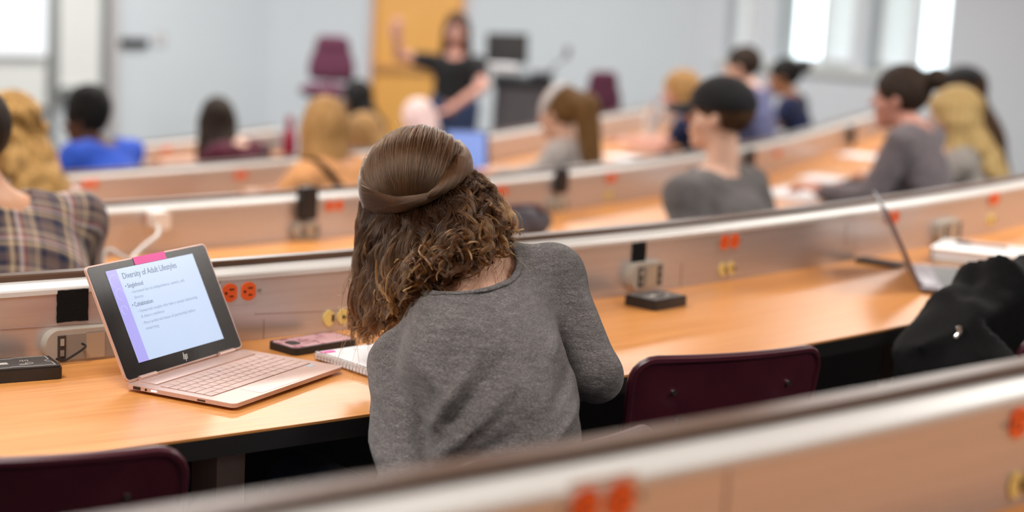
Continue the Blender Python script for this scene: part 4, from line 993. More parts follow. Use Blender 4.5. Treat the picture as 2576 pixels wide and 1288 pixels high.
# ------------------------------------------------------------------ people
SK_light = skin_mat('light_skin', (0.74, 0.46, 0.34)); SK_tan = skin_mat('tan_skin', (0.62, 0.32, 0.18)); SK_dark = skin_mat('dark_skin', (0.11, 0.05, 0.03)); SK_brown = skin_mat('brown_skin', (0.36, 0.17, 0.09)); SK_pink = skin_mat('pink_skin', (0.62, 0.31, 0.24))
H_brown = lambda n: hair_mat(n, (0.045, 0.024, 0.013), (0.14, 0.075, 0.036))
def build_hand(side):
    """relaxed hand: wrist at the origin, fingers along +Y, palm down, thumb towards -side*X"""
    s = -side; P = []
    xs = [.030, .011, -.009, -.027]; ln = [(.041, .025, .020), (.045, .028, .021), (.042, .026, .020), (.033, .020, .018)]
    P.append((rc((.016 * s, .0, 0), (.018 * s, .075, .002), .020, .018, (0, 0, 1), .6), .02)); P.append((rc((-.012 * s, .0, 0), (-.016 * s, .07, 0), .018, .016, (0, 0, 1), .6), .02))
    for x, L in zip(xs, ln):
        x *= s; p = np.array([x * .95, .082 - abs(x) * .25, .001]); a = -.22
        for j, l in enumerate(L):
            q = p + np.array([x * .05, math.cos(a), math.sin(a)]) * l; P.append((rc(p, q, .0088 - .0011 * j, .0082 - .0012 * j), .006)); p = q; a -= .38
    p = np.array([.026 * s, .018, -.004])
    for q, r1, r2 in (((.046 * s, .044, -.012), .0125, .0105), ((.058 * s, .070, -.018), .0100, .0090), ((.060 * s, .092, -.024), .0088, .0074)):
        P.append((rc(p, q, r1, r2), .010)); p = np.array(q)
    return snet(union(P, .008), (-.09, -.03, -.13), (.09, .21, .05), .0042)
HANDS = {1: build_hand(1), -1: build_hand(-1)}
def hand_at(side, wrist, direction, up=(0, 0, 1), sc=1.0):
    v, q = HANDS[side]; y = np.array(direction, float); y /= np.linalg.norm(y); z = np.array(up, float); z -= y * (z @ y); z /= np.linalg.norm(z); x = np.cross(y, z)
    return (v * sc) @ np.stack([x, y, z]).astype(np.float32) + np.array(wrist, np.float32), q
def join(parts):
    V, Q, o = [], [], 0
    for v, q in parts: V.append(v); Q.append(q + o); o += len(v)
    return np.concatenate(V), np.concatenate(Q)
def rotm(yaw, pitch, tilt): return np.array((Matrix.Rotation(R_(yaw), 3, 'Z') @ Matrix.Rotation(R_(pitch), 3, 'X') @ Matrix.Rotation(R_(tilt), 3, 'Y')), np.float32)
def head_prims(c, Rm, s=1.0):
    c = np.array(c, np.float32); T = lambda o: c + Rm @ (np.array(o, np.float32) * s)
    E_ = lambda o, r, k: (el(T(o), np.array(r) * s, Rm), k)
    C_ = lambda a, b, ra, rb, k: (rc(T(a), T(b), ra * s, rb * s), k)
    pr = [E_((0, -.010, .028), (.074, .095, .088), .03), E_((0, .028, -.040), (.058, .066, .082), .035), E_((0, .070, -.104), (.024, .022, .020), .02),
          C_((0, .094, .010), (0, .114, -.030), .008, .0125, .012), E_((0, .084, .022), (.050, .014, .012), .015), E_((0, .094, -.062), (.024, .011, .006), .006), E_((0, .092, -.073), (.022, .010, .006), .006)]
    for sx in (-1, 1): pr += [E_((sx * .076, -.006, -.010), (.010, .020, .032), .008), E_((sx * .045, .062, -.035), (.022, .022, .022), .02)]
    base = union(pr, .02)
    sock = [el(T((sx * .032, .104, .002)), np.array((.017, .016, .012)) * s, Rm) for sx in (-1, 1)]
    def f(p):
        d = base(p)
        for q in sock: d = np.maximum(d, -smin(q(p), np.full(len(p), 1.0, np.float32), .01)) if False else -smin(-d, q(p), .008)
        return d
    return f
def add_eyes(o, c, Rm, s=1.0):
    for sx in (-1, 1):
        p = np.array(c) + Rm @ (np.array((sx * .032, .083, .001)) * s); bm = bmesh.new(); bmesh.ops.create_uvsphere(bm, u_segments=14, v_segments=10, radius=.0125 * s)
        ax = Rm @ np.array([0, 1, 0.0])
        for f in bm.faces:
            if f.calc_center_median().normalized() @ Vector(ax) > .86: f.material_index = 1
        fin('eye', bm, [M['eye'], M['slot']], o, Matrix.Translation(p), smooth=True)

def hair_fn(style, s=1.0, L=.26, wav=0.0, puff=0.0):
    base = el((0, -.014, .032), (.083 + puff * .35, .106 + puff * .35, .097 + puff * .3)); face = el((0, .125, -.040), (.066, .088, .092))
    E = []
    if style == 'short': pass
    if style == 'afro': E = [(el((0, -.03, .075), (.086, .10, .085)), .03), (el((0, -.025, .115), (.078, .085, .06)), .03)]
    if style == 'bun': E = [(el((0, -.135, .075), (.044, .044, .044)), .012)]
    if style == 'pony': E = [(rc((0, -.09, .05), (0, -.145, .02), .045, .055), .03), (rc((0, -.145, .02), (.0, -.165, -.27), .062, .045), .03)]
    if style in ('long',):
        E = [(rc((0, -.050, -.02), (0, -.075 - max(0, min(L, .2) - .12) * .9, -min(L, .2)), .088 + puff * .6, .080 + puff, (0, 1, 0), .55), .04)] + ([(rc((0, -.147, -.2), (0, -.215, -L), .080 + puff, .066 + puff, (0, 1, 0), .5), .04)] if L > .22 else []) + [(rc((sx * .066, -.01, .0), (sx * .085, -.02, -L * .85), .030, .028 + puff * .5), .03) for sx in (-1, 1)]
    if style == 'bob': E = [(rc((0, -.045, -.02), (0, -.055, -L), .086, .080, (0, 1, 0), .7), .04)] + [(rc((sx * .068, .0, .0), (sx * .074, .0, -L * .9), .026, .022), .03) for sx in (-1, 1)]
    u = union([(base, .02)] + E, .03)
    zmin = {'short': -.062, 'afro': -.075, 'bun': -.07, 'pony': -.40}.get(style, -1.0)
    def f(p):
        d = u(p); up = p[:, 2]
        d = np.maximum(d, -smin(face(p), np.full(len(p), 1.0, np.float32), .001)) if style != 'x' else d
        if style in ('short', 'afro', 'bun'): d = np.maximum(d, (zmin - up) - .25 * np.minimum(0, p[:, 1]) * 0)
        g = .0022 * np.sin(p[:, 0] * 260 + 9 * p[:, 2] + 3 * np.sin(p[:, 2] * 14)) 
        if wav: d = d + wav * (np.sin(p[:, 2] * 62 + 5 * p[:, 0] + 2.2 * np.sin(p[:, 0] * 31)) * np.sin(p[:, 0] * 48 + 1.3 * np.sin(p[:, 2] * 23))) * (p[:, 2] < .08)
        return d + g
    return f
def torso_prims(sw, cy, sz, rs, infl=0.0, belly=1.0, hipz=.575):
    i = infl; B = belly
    return [(rc((0, 0, hipz), (0, cy * .25, .68), .150 * B + i, .128 * B + i, (0, 1, 0), .68), .05), (rc((0, cy * .25, .68), (0, cy * .75, sz - .10), .128 * B + i, sw * .82 + i, (0, 1, 0), .66), .05),
            (rc((0, cy * .75, sz - .10), (0, cy, sz - .03), sw * .82 + i, sw * .62 + i, (0, 1, 0), .60), .05), (rc((-sw, cy, sz), (sw, cy, sz), rs + i, rs + i), .045), (rc((-sw * .55, cy - .01, sz + .02), (sw * .55, cy - .01, sz + .02), .045 + i, .045 + i), .04)]
seat_tr = union([(rc((-.07, .0, .575), (.07, .0, .575), .125, .125, (0, 1, 0), .8), .04)] + [(rc((sx * .085, .02, .545), (sx * .11, .40, .545), .092, .066), .04) for sx in (-1, 1)] + [(rc((sx * .11, .40, .545), (sx * .115, .34, .10), .064, .046), .02) for sx in (-1, 1)], .03)
_tv = snet(lambda p: np.maximum(seat_tr(p), np.maximum(.452 - p[:, 2], -1) * (p[:, 1] < .30) + (-1) * (p[:, 1] >= .30)), (-.26, -.2, .03), (.26, .56, .76), .016)
_tv = (smooth_verts(*_tv), _tv[1])
TROUSER_ME = {}
def trousers(parent, m_):
    if m_ not in TROUSER_ME: TROUSER_ME[m_] = to_mesh('trousers', *_tv); TROUSER_ME[m_].materials.append(M[m_])
    link('trousers', TROUSER_ME[m_], None, parent)
    for sx in (-1, 1): link('shoe', SHOE_ME, None, parent, Matrix.Translation((sx * .115, .35, 0)))
_sv = snet(union([rc((0, -.03, .05), (0, .06, .04), .045, .040), rc((0, .06, .036), (0, .17, .03), .042, .030, (0, 0, 1), .8)], .03), (-.08, -.12, 0.0), (.08, .24, .14), .010)
SHOE_ME = to_mesh('shoe', _sv[0] * np.array([1, 1, 1], np.float32), _sv[1]); SHOE_ME.materials.append(M['shoe'])

def person(label, mw, hz, ho, yaw, pitch, tilt, skin, shirt, sleeve, style, hmat, male=False, sc=1.0, arms=None, hk=None, tr='darkpants', sit=True, group=None, cap=None, extra=None, seatlab=None, nd=.155, cyf=.62, hname='hair'):
    sw, rs = (.178, .060) if male else (.150, .050)
    if isinstance(mw, tuple): mw, ho = mw
    sw *= sc; hx, hy = ho; cy = hy * cyf; sz = hz - nd - .02; Rm = rotm(yaw, pitch, tilt); hc = np.array([hx, hy, hz], np.float32)
    arms = arms or {}
    A = {}
    for s in (-1, 1):
        sh = (s * sw, cy, sz); e_, w_, dr = arms.get(s, ((s * (sw + .06), cy + .08, max(.832, sz - .27)), (s * .10, cy + .33, .822), (-s * .45, 1, .10))); A[s] = (sh, e_, w_, dr)
    neck = (rc((hx * .2, cy - .012, sz + .02), (hx, hy - .018, hz - .07), .056 if male else .050, .050 if male else .044), .03)
    hipz = .575 if sit else .95
    tp = torso_prims(sw, cy, sz, rs, -.008, 1.0 if not male else 1.04, hipz) if sit else [(rc((0, 0, .95), (0, cy * .3, 1.10), .150, .120, (0, 1, 0), .66), .05), (rc((0, cy * .3, 1.10), (0, cy, sz - .06), .120, sw * .8, (0, 1, 0), .64), .05), (rc((-sw, cy, sz), (sw, cy, sz), rs - .006, rs - .006), .045)]
    bp = tp + [neck]
    for s in (-1, 1):
        sh, e_, w_, dr = A[s]; bp += [(rc(sh, e_, rs - .008, .038), .03), (rc(e_, w_, .038, .026), .02)]
    hp = head_prims(hc, Rm, 1.0 if male else .97); bu = union(bp, .03)
    fb = lambda p: smin(bu(p), hp(p), .02)
    pts = np.array([A[s][i] for s in (-1, 1) for i in (0, 1, 2)] + [hc]); lo = np.minimum(pts.min(0) - .14, (-.24, -.2, .46 if sit else .8)); hi = np.maximum(pts.max(0) + .16, (.24, .2, hz + .15))
    body = snet(fb, lo, hi, .0105); body = (smooth_verts(*body), body[1])
    parts = [body] + [hand_at(s, A[s][2], A[s][3], (arms.get('up%d' % s, (0, 0, 1)))) for s in (-1, 1)]
    o = link('person', to_mesh('person', *join(parts)), skin, None, mw); tag(o, label, 'person', group)
    # shirt
    sp_ = torso_prims(sw, cy, sz, rs, .006, 1.0 if not male else 1.04, hipz) if sit else [(rc((0, 0, .98), (0, cy * .3, 1.10), .150, .130, (0, 1, 0), .66), .05), (rc((0, cy * .3, 1.10), (0, cy, sz - .06), .130, sw * .85, (0, 1, 0), .64), .05), (rc((-sw, cy, sz), (sw, cy, sz), rs + .006, rs + .006), .045)]
    for s in (-1, 1):
        sh, e_, w_, dr = A[s]; sh, e_, w_ = map(np.array, (sh, e_, w_))
        if sleeve == 'long': sp_ += [(rc(sh, e_, rs + .008, .052), .03), (rc(e_, e_ + (w_ - e_) * .86, .050, .036), .02)]
        elif sleeve == 'short': sp_ += [(rc(sh, sh + (e_ - sh) * .45, rs + .010, .056), .03)]
    su = union(sp_, .03); nk = el((hx * .3, cy + .015, sz + .085), (.078, .095, .062)) if sleeve != 'tank' else el((hx * .3, cy - .02, sz + .04), (.30, .20, .085))
    fs = lambda p: np.maximum(su(p), -nk(p)) + .0035 * np.sin(p[:, 0] * 34 + 3 * np.sin(p[:, 2] * 21) + p[:, 1] * 12) * np.sin(p[:, 2] * 29 + p[:, 0] * 17)
    c_ = snet(fs, lo, hi, .0115); link('shirt', to_mesh('shirt', smooth_verts(*c_), c_[1]), shirt, o)
    if sit: trousers(o, tr)
    hm = Matrix(tuple(tuple(float(Rm[i][j]) for j in range(3)) + (float(hc[i]),) for i in range(3)) + ((0, 0, 0, 1),))
    if style:
        hv = snet(hair_fn(style, **(hk or {})), (-.17, -.24, -.46), (.17, .14, .22), .0078); link(hname, to_mesh(hname, smooth_verts(*hv), hv[1]), hmat, o, hm)
    add_eyes(o, hc, Rm, 1.0 if male else .97)
    if cap:
        dome = el((0, -.008, .040), (.093, .116, .098)); inner = el((0, -.008, .036), (.084, .106, .09))
        fc = lambda p: np.maximum(np.maximum(dome(p), -inner(p)), -(p[:, 2] - .018 + .12 * p[:, 1] * (p[:, 1] < 0)))
        cv = snet(fc, (-.13, -.16, -.03), (.13, .14, .17), .0055); co = link('cap', to_mesh('cap', smooth_verts(*cv), cv[1]), cap, o, hm); co['label'] = 'black cap'
        if extra == 'brim':
            br = lambda p: np.maximum(np.maximum(np.sqrt((p[:, 0] / .078) ** 2 + ((p[:, 1] - .085) / .105) ** 2) * .08 - .08, np.abs(p[:, 2] - .028 + 4.5 * p[:, 0] ** 2 + .25 * (p[:, 1] - .09)) - .0055), .085 - p[:, 1])
            bv = snet(br, (-.1, .06, -.04), (.1, .21, .07), .004); link('cap_brim', to_mesh('cap_brim', *bv), cap, co)
    if extra == 'headband':
        bd = el((0, -.014, .032), (.089, .112, .103)); inn = el((0, -.014, .032), (.080, .102, .094)); nn = np.array([0, .80, .60])
        fbnd = lambda p: np.maximum(np.maximum(bd(p), -inn(p)), np.abs((p - np.array([0, -.0, .03])) @ nn - .034) - .024)
        bv = snet(fbnd, (-.12, -.14, -.12), (.12, .13, .17), .0045); h_ = link('headband', to_mesh('headband', smooth_verts(*bv), bv[1]), M['whitecloth'], o, hm); h_['label'] = 'white headband'
    if seatlab:
        chair(mw @ Matrix.Translation((0, 0.0, 0)), seatlab)
    person.shirt_fn = fs
    return o, hm, A
M['whitecloth'] = cloth('white_cloth', (0.72, 0.70, 0.69)); 
def seated(hpx, hpy, k, hz, ho=(0.0, .20), turn=0.0):
    """root matrix of someone on row k whose head centre is seen at (hpx, hpy), hz above the row's floor; the hips stay behind the desk edge"""
    P = px(hpx, hpy, FZ(k) + hz); hd = rowco(k, P)[1]; lean = max(ho[1], .85 - hd); lean = min(lean, max(.10, 1.30 - hd))
    if DBG: print('SEAT', hpx, k, 'head dr', round(hd, 2), 'lean', round(lean, 2), 'P', P.round(2))
    mwr = rowmat(P, k, z=FZ(k)) @ Matrix.Rotation(R_(turn), 4, 'Z')
    return mwr @ Matrix.Translation((-ho[0], -lean, 0)), (ho[0], lean)
DBG = False
SH = {'blue': cloth('bright_blue_cloth', (0.045, 0.13, 0.72)), 'maroon': cloth('maroon_cloth', (0.10, 0.012, 0.03)), 'grey': heather('grey_marl_cloth', (0.10, 0.095, 0.095), (0.135, 0.125, 0.125), (0.17, 0.16, 0.16)),
      'navy': cloth('navy_cloth', (0.014, 0.02, 0.065)), 'palegrey': cloth('pale_grey_cloth', (0.50, 0.46, 0.44)), 'slate': cloth('slate_blue_cloth', (0.15, 0.16, 0.30)), 'charcoal': cloth('charcoal_cloth', (0.022, 0.022, 0.024)),
      'knit': heather('grey_purple_knit', (0.13, 0.11, 0.125), (0.17, 0.145, 0.16), (0.2, 0.175, 0.19)), 'sand': heather('sand_grey_knit', (0.32, 0.30, 0.28), (0.4, 0.37, 0.34), (0.46, 0.43, 0.4)), 'royal': cloth('royal_blue_cloth', (0.02, 0.06, 0.26)),
      'peach': cloth('peach_cloth', (0.78, 0.42, 0.22)), 'palepink': cloth('pale_pink_cloth', (0.74, 0.55, 0.53)), 'tan': cloth('orange_tan_cloth', (0.74, 0.36, 0.15))}
def plaid_mat():
    Mp = mat('plaid_flannel', (0.2, 0.15, 0.13), 0.9, spec=0.15, sheen=0.2); t = NT(Mp)
    tc = t.n('ShaderNodeTexCoord'); sx = t.n('ShaderNodeSeparateXYZ'); mp = t.n('ShaderNodeMapping'); mp.inputs['Rotation'].default_value = (0.0, R_(-12), R_(8)); t.l(tc.outputs['Object'], mp.inputs['Vector']); t.l(mp.outputs[0], sx.inputs[0])
    def stripes(sock, period, off):
        m1 = t.n('ShaderNodeMath', operation='MULTIPLY_ADD'); m1.inputs[1].default_value = 1 / period; m1.inputs[2].default_value = off; t.l(sock, m1.inputs[0])
        fr = t.n('ShaderNodeMath', operation='FRACT'); t.l(m1.outputs[0], fr.inputs[0])
        B, N, C, Rr, Br = (0.17, 0.115, 0.10), (0.022, 0.026, 0.06), (0.72, 0.56, 0.34), (0.36, 0.04, 0.04), (0.27, 0.20, 0.17)
        return t.ramp(fr.outputs[0], [(0.0, B), (0.20, N), (0.36, B), (0.42, C), (0.47, B), (0.56, (0.70, 0.62, 0.6)), (0.62, Rr), (0.66, Br), (0.82, C), (0.845, Br), (0.9, N), (0.97, B)], 'CONSTANT')
    ad = t.n('ShaderNodeMath', operation='ADD'); t.l(sx.outputs[1], ad.inputs[0]); t.l(sx.outputs[2], ad.inputs[1])
    c = t.mix(0.5, stripes(sx.outputs[0], .150, .1), stripes(ad.outputs[0], .135, .35)); t.base(c)
    t.bump(t.noise(t.coords((16, 16, 22)), 1, 3, .5, .6), .4, .01)
    return Mp
hb = H_brown('brown_hair'); h_dk = hair_mat('near_black_hair', (0.006, 0.0055, 0.0055), (0.012, 0.011, 0.0105), (60, 60, 60)); h_dkb = hair_mat('dark_brown_hair', (0.022, 0.014, 0.010), (0.05, 0.032, 0.022)); h_bl = hair_mat('dark_blonde_hair', (0.33, 0.165, 0.052), (0.60, 0.355, 0.14)); h_wav = hair_mat('honey_blonde_hair', (0.12, 0.055, 0.016), (0.60, 0.35, 0.11), (40, 40, 22)); h_pale = hair_mat('pale_blonde_hair', (0.45, 0.29, 0.10), (0.75, 0.56, 0.26)); h_lbr = hair_mat('golden_brown_hair', (0.075, 0.035, 0.013), (0.32, 0.17, 0.055))
ST = 'maroon chair under '
person('person in a plaid flannel shirt at the left edge, head outside the picture', seated(-78, 350, 2, 1.15, (0, .16), 8), 1.15, (0, .16), 5, -12, 0, SK_tan, plaid_mat(), 'long', 'short', h_dkb, True, 1.2, nd=.17, seatlab=ST + 'the person in plaid')
person('person with long wavy honey blonde hair at the left edge, above the plaid shirt', seated(26, 326, 3, 1.13), 1.13, (0, .2), 10, -5, 0, SK_light, SH['palepink'], 'long', 'long', h_wav, nd=.22, hk=dict(L=.36, wav=.011, puff=.022), seatlab=ST + 'the person with long wavy blonde hair')
person('person in a bright blue top with tall black hair', seated(215, 306, 4, 1.10), 1.10, (0, .2), 22, -5, 0, SK_dark, SH['blue'], 'short', 'afro', h_dk, sc=1.15, nd=.12, seatlab=ST + 'the person in bright blue')
person('person in a maroon top with long straight dark hair, seen from behind', seated(545, 304, 4, 1.06), 1.06, (0, .2), -38, -5, 0, SK_light, SH['maroon'], 'short', 'long', h_dkb, nd=.135, hk=dict(L=.24), seatlab=ST + 'the person in maroon')
strap_p, hm_, A_ = person('person with blonde hair and a black strap across a tan back', seated(815, 322, 3, 1.11), 1.11, (0, .2), -30, -6, 0, SK_tan, SH['tan'], 'short', 'bob', h_bl, sc=1.15, hk=dict(L=.14), seatlab=ST + 'the blonde person with the black strap')
_sf = person.shirt_fn; _pn = np.array([.80, 0, .60], np.float32)
_sv2 = snet(lambda p: np.maximum(np.maximum(_sf(p) - .006, -(_sf(p) + .003)), np.abs((p - np.array([-.02, 0, .84], np.float32)) @ _pn) - .017), (-.25, -.25, .5), (.25, .4, 1.05), .008)
s_ = link('strap', to_mesh('strap', smooth_verts(*_sv2), _sv2[1]), M['blackcloth'], strap_p); s_['label'] = 'black strap across the back'
person('person in a peach top bent low over the desk, light hair', seated(915, 345, 4, 1.0, (0, .3)), 1.0, (0, .3), 0, -35, 0, SK_tan, SH['peach'], 'short', 'bob', h_bl, hk=dict(L=.08), seatlab=ST + 'the person in peach')
person('person with a white headband and a brown ponytail', seated(1408, 283, 3, 1.12), 1.12, (0, .2), -8, -8, 0, SK_light, SH['palegrey'], 'long', 'pony', h_lbr, extra='headband', seatlab=ST + 'the person with the white headband')
person('person in a navy top with short blonde hair, beside the man in the cap', seated(1712, 232, 3, 1.12, (0, .22)), 1.12, (0, .22), 18, -10, 0, SK_pink, SH['navy'], 'short', 'bob', h_bl, hk=dict(L=.10), seatlab=ST + 'the person in navy')
person('person in a black baseball cap and grey T-shirt, seen from behind', seated(1812, 290, 2, 1.155), 1.155, (0, .2), 14, 4, 0, SK_light, SH['grey'], 'short', 'short', hb, True, 1.2, arms={s: ((s * .29, .10, .68), (s * .13, .21, .645), (-s * .3, 1, -.1)) for s in (-1, 1)}, nd=.235, cyf=.95, cap=cloth('black_cap_cloth', (0.012, 0.012, 0.014)), extra='brim', seatlab=ST + 'the person in the black cap')
person('person with short dark hair in a slate blue shirt near the window corner', seated(1868, 168, 3, 1.25), 1.25, (0, .2), -6, -4, 0, SK_light, SH['slate'], 'long', 'short', h_dkb, True, seatlab=ST + 'the person in slate blue')
person('person in dark navy with a small black bun, under the bright window', seated(1972, 194, 3, 1.15), 1.15, (0, .2), 4, -4, 0, SK_brown, SH['navy'], 'short', 'bun', h_dk, seatlab=ST + 'the person with the small black bun')
person('person in a grey knit sweater with a dark top bun, arms on the desk', seated(2264, 245, 2, 1.2), 1.2, (0, .2), 4, -2, 0, SK_pink, SH['knit'], 'long', 'bun', h_dkb, False, 1.1, nd=.14, seatlab=ST + 'the person in the grey knit sweater')
person('person with long pale blonde hair and a sand grey top', seated(2398, 296, 2, 1.09), 1.09, (0, .2), 10, -6, 0, SK_light, SH['sand'], 'long', 'long', h_pale, hk=dict(L=.42, wav=.007, puff=.02), seatlab=ST + 'the person with long pale blonde hair')
person('person in a black cap with long brown hair and a royal blue top', seated(2420, 234, 2, 1.12), 1.12, (0, .2), -10, -4, 0, SK_light, SH['royal'], 'short', 'long', H_brown('long_brown_hair'), hk=dict(L=.44, puff=.020), cap=cloth('black_knit_cloth', (0.014, 0.015, 0.018)), seatlab=ST + 'the person in the black knit cap')
p = pd(896, 248, 11.4); person('person in dark clothes with dark hair, seated before the orange door', face_cam(np.array([p[0], p[1], 0.0]), 60) @ Matrix.Translation((0, -.2, 0)), float(p[2]), (0, .2), 0, -6, 0, SK_brown, SH['charcoal'], 'long', 'long', h_dk, hk=dict(L=.2), seatlab=ST + 'the person in dark clothes before the orange door')
p = pd(1052, 304, 9.85); person('person in a pale pink hooded top bent forward below the lecturer', face_cam(np.array([p[0], p[1], 0.0]), 40) @ Matrix.Translation((0, -.28, 0)), float(p[2]), (0, .28), 0, -30, 0, SK_light, SH['palepink'], 'long', 'bob', SH['palepink'], hname='hood', hk=dict(L=.06), seatlab=ST + 'the person in pale pink')

# the lecturer stands facing the seats, one forearm raised
dl = 12.0; hc = pd(1150, 74, dl); lm = Matrix.Translation((hc[0], hc[1], 0)) @ Matrix.Rotation(math.pi + R_(-6), 4, 'Z'); li = lm.inverted()
LQ = lambda x, y, d: np.array(li @ Vector(pd(x, y, d)))
arms = {1: (LQ(1006, 140, dl - .05), LQ(999, 100, dl - .12), (0, .1, 1)), -1: (LQ(1214, 218, dl - .1), LQ(1128, 278, dl - .28), (.9, .5, -.3)), 'up1': (0, 1, .1)}
lec, _, _ = person('lecturer in a black T-shirt standing before the orange door, one forearm raised', lm, float(hc[2]), (0.0, .02), 4, -2, 0, SK_pink, SH['charcoal'], 'short', 'long', hair_mat('lecturer_hair', (0.05, 0.022, 0.012), (0.11, 0.05, 0.028)), False, 1.12, arms, dict(L=.22), sit=False, nd=.215)
fl = union([(rc((-.06, 0, .93), (.06, 0, .93), .115, .115, (0, 1, 0), .8), .04)] + [(rc((s * .085, 0, .90), (s * .10, .02, .50), .098, .066), .03) for s in (-1, 1)] + [(rc((s * .10, .02, .50), (s * .105, -.01, .08), .064, .048), .02) for s in (-1, 1)], .03)
blob('jeans', fl, (-.28, -.2, .03), (.28, .2, 1.06), .014, M['denim'], lec)
for s in (-1, 1): link('shoe', SHOE_ME, None, lec, Matrix.Translation((s * .105, 0, 0)))
# ------------------------------------------------------------------ the woman in grey, leaning over her desk
WO = np.array([*pd(1235, 1500, 2.50)[:2], FZ(1)]); WM = Matrix.Translation(Vector(WO))
def Wp(x, y, d): return np.array(pd(x, y, d) - WO, np.float32)
MS = 4337.0
pel = Wp(1235, 1500, 2.58); pel += np.array([-.035, .055, 0], np.float32); pel[2] = .575
wst = Wp(1262, 1150, 2.60); rib = Wp(1232, 960, 2.68); ches = Wp(1222, 815, 2.79); nkb = Wp(1205, 705, 2.90)
shL, shR = Wp(1002, 920, 2.745), Wp(1392, 695, 2.95)
elL, elR = Wp(1022, 1275, 2.50), Wp(1500, 946, 2.845)
wrL = np.array([elL[0] - .02, elL[1] + .23, .655], np.float32); wrR = Wp(1300, 905, 3.02); wrR[2] = DESK + .085
hcW = Wp(1064, 496, 2.985)
sl = (shR - shL) / np.linalg.norm(shR - shL)                      # shoulder line
bk = np.array([0.0, -1.0, 0.25]); bk -= sl * (bk @ sl); bk /= np.linalg.norm(bk)   # towards the viewer
def wtorso(i):
    return [(rc(pel, wst, .165 + i, .108 + i, bk, .72), .05), (rc(wst, rib, .108 + i, .132 + i, bk, .68), .06), (rc(rib, ches, .134 + i, .116 + i, bk, .62), .05),
            (rc(shL + (shR - shL) * .06, shR, .052 + i, .049 + i), .05), (rc(ches, nkb, .108 + i, .050 + i, bk, .62), .05), (rc(nkb + sl * .03 + np.array([0, 0, .012]), shR - sl * .02 + np.array([0, 0, .004]), .046 + i, .045 + i), .04), (rc(shL + (shR - shL) * .42 + [0, .0, -.035], shL + (shR - shL) * .72 + [0, 0, -.03], .070 + i, .075 + i), .05)]
def warm(i, cuff=1.0):
    return [(rc(shL, elL, .0475 + i, .043 + i), .022), (rc(elL, elL + (wrL - elL) * cuff, .041 + i, .026 + i), .02), (rc(shR, elR, .046 + i, .040 + i), .022), (rc(elR, elR + (wrR - elR) * cuff, .039 + i, .026 + i), .02)]
RmW = rotm(28, -24, -20)
neckW = [(rc(nkb + np.array([0, -.005, .0]), hcW + np.array([.012, -.01, -.07]), .052, .047), .03), (rc(nkb + sl * .02, shR - sl * .05 + np.array([0, 0, .012]), .045, .030), .03), (rc(nkb, shL + sl * .09 + np.array([0, 0, -.01]), .042, .028), .03)]
bu = union(wtorso(-.013) + warm(-.008) + neckW, .03); hp = head_prims(hcW, RmW, .93)
lo, hi = np.array([-.42, -.25, .42]), np.array([.36, .75, 1.30])
bv = snet(lambda p: np.maximum(smin(bu(p), hp(p), .02), .50 - p[:, 2]), lo, hi, .0085); bv = (smooth_verts(*bv), bv[1])
woman = link('person', to_mesh('person', *join([bv, hand_at(-1, wrL, (.3, 1, -.2)), hand_at(1, wrR, (-.75, .6, .02))])), SK_light, None, WM)
tag(woman, 'woman with half-tied curly brown hair and a grey marl top leaning over the desk', 'person')
add_eyes(woman, hcW, RmW, .93)

# ---- grey marl top with a scooped back neckline and pulled folds
M['marl'] = heather('grey_marl_jersey', (0.068, 0.061, 0.0605), (0.118, 0.107, 0.106), (0.235, 0.219, 0.218), -0.38, 0.4)
def seg2(p, a, b):
    a = a[[0, 2]]; b = b[[0, 2]]; q = p[:, [0, 2]] - a; ba = b - a; h = np.clip(q @ ba / (ba @ ba), 0, 1); return np.linalg.norm(q - h[:, None] * ba, axis=1), h
FOLD = [((1066, 985), (1086, 1160), .0030, .017), ((1100, 1000), (1215, 845), -.0045, .014), ((1125, 1030), (1262, 868), .004, .012), ((1112, 1075), (1300, 915), -.0042, .015), ((1120, 1120), (1330, 1000), .0035, .014), ((1180, 1140), (1390, 1040), -.003, .014),
        ((1462, 740), (1466, 850), .006, .010), ((1440, 800), (1380, 900), -.003, .018), ((1452, 900), (1390, 990), .003, .014), ((1448, 1010), (1360, 1075), -.0035, .010), ((1445, 1040), (1330, 1120), .0035, .009), ((1300, 1065), (1420, 1120), -.003, .010),
        ((920, 885), (1012, 970), .0025, .006), ((930, 1000), (1000, 1050), .003, .012), ((925, 1060), (1010, 1100), -.003, .012), ((935, 1110), (1020, 1160), .003, .012), ((1480, 850), (1530, 930), .0025, .012), ((1470, 930), (1545, 960), .003, .009), ((1478, 985), (1540, 990), -.003, .009),
        ((1300, 700), (1400, 760), -.002, .02), ((1040, 860), (1120, 930), -.0035, .018), ((1180, 760), (1330, 720), .002, .016)]
FOLD = [(Wp(*a, 2.68), Wp(*b, 2.68), am, wd) for a, b, am, wd in FOLD]
su = union(wtorso(.002) + warm(.002, .62), .03)
nc, nax = Wp(1152, 704, 2.86), (Wp(1290, 628, 2.9) - Wp(1040, 765, 2.83)); nh = np.linalg.norm(nax) / 2; nax /= np.linalg.norm(nax)
nup = np.cross(bk, nax); nup /= np.linalg.norm(nup); nbk = np.cross(nax, nup)
RN = np.stack([nax, nup, nbk], 1).astype(np.float32)
if nup[2] < 0: RN[:, 1] *= -1
NR = np.array([nh * 1.04, .054, .25])
nk = el(nc, NR, RN); nk2 = el(nc, NR + [.013, .013, 0], RN)
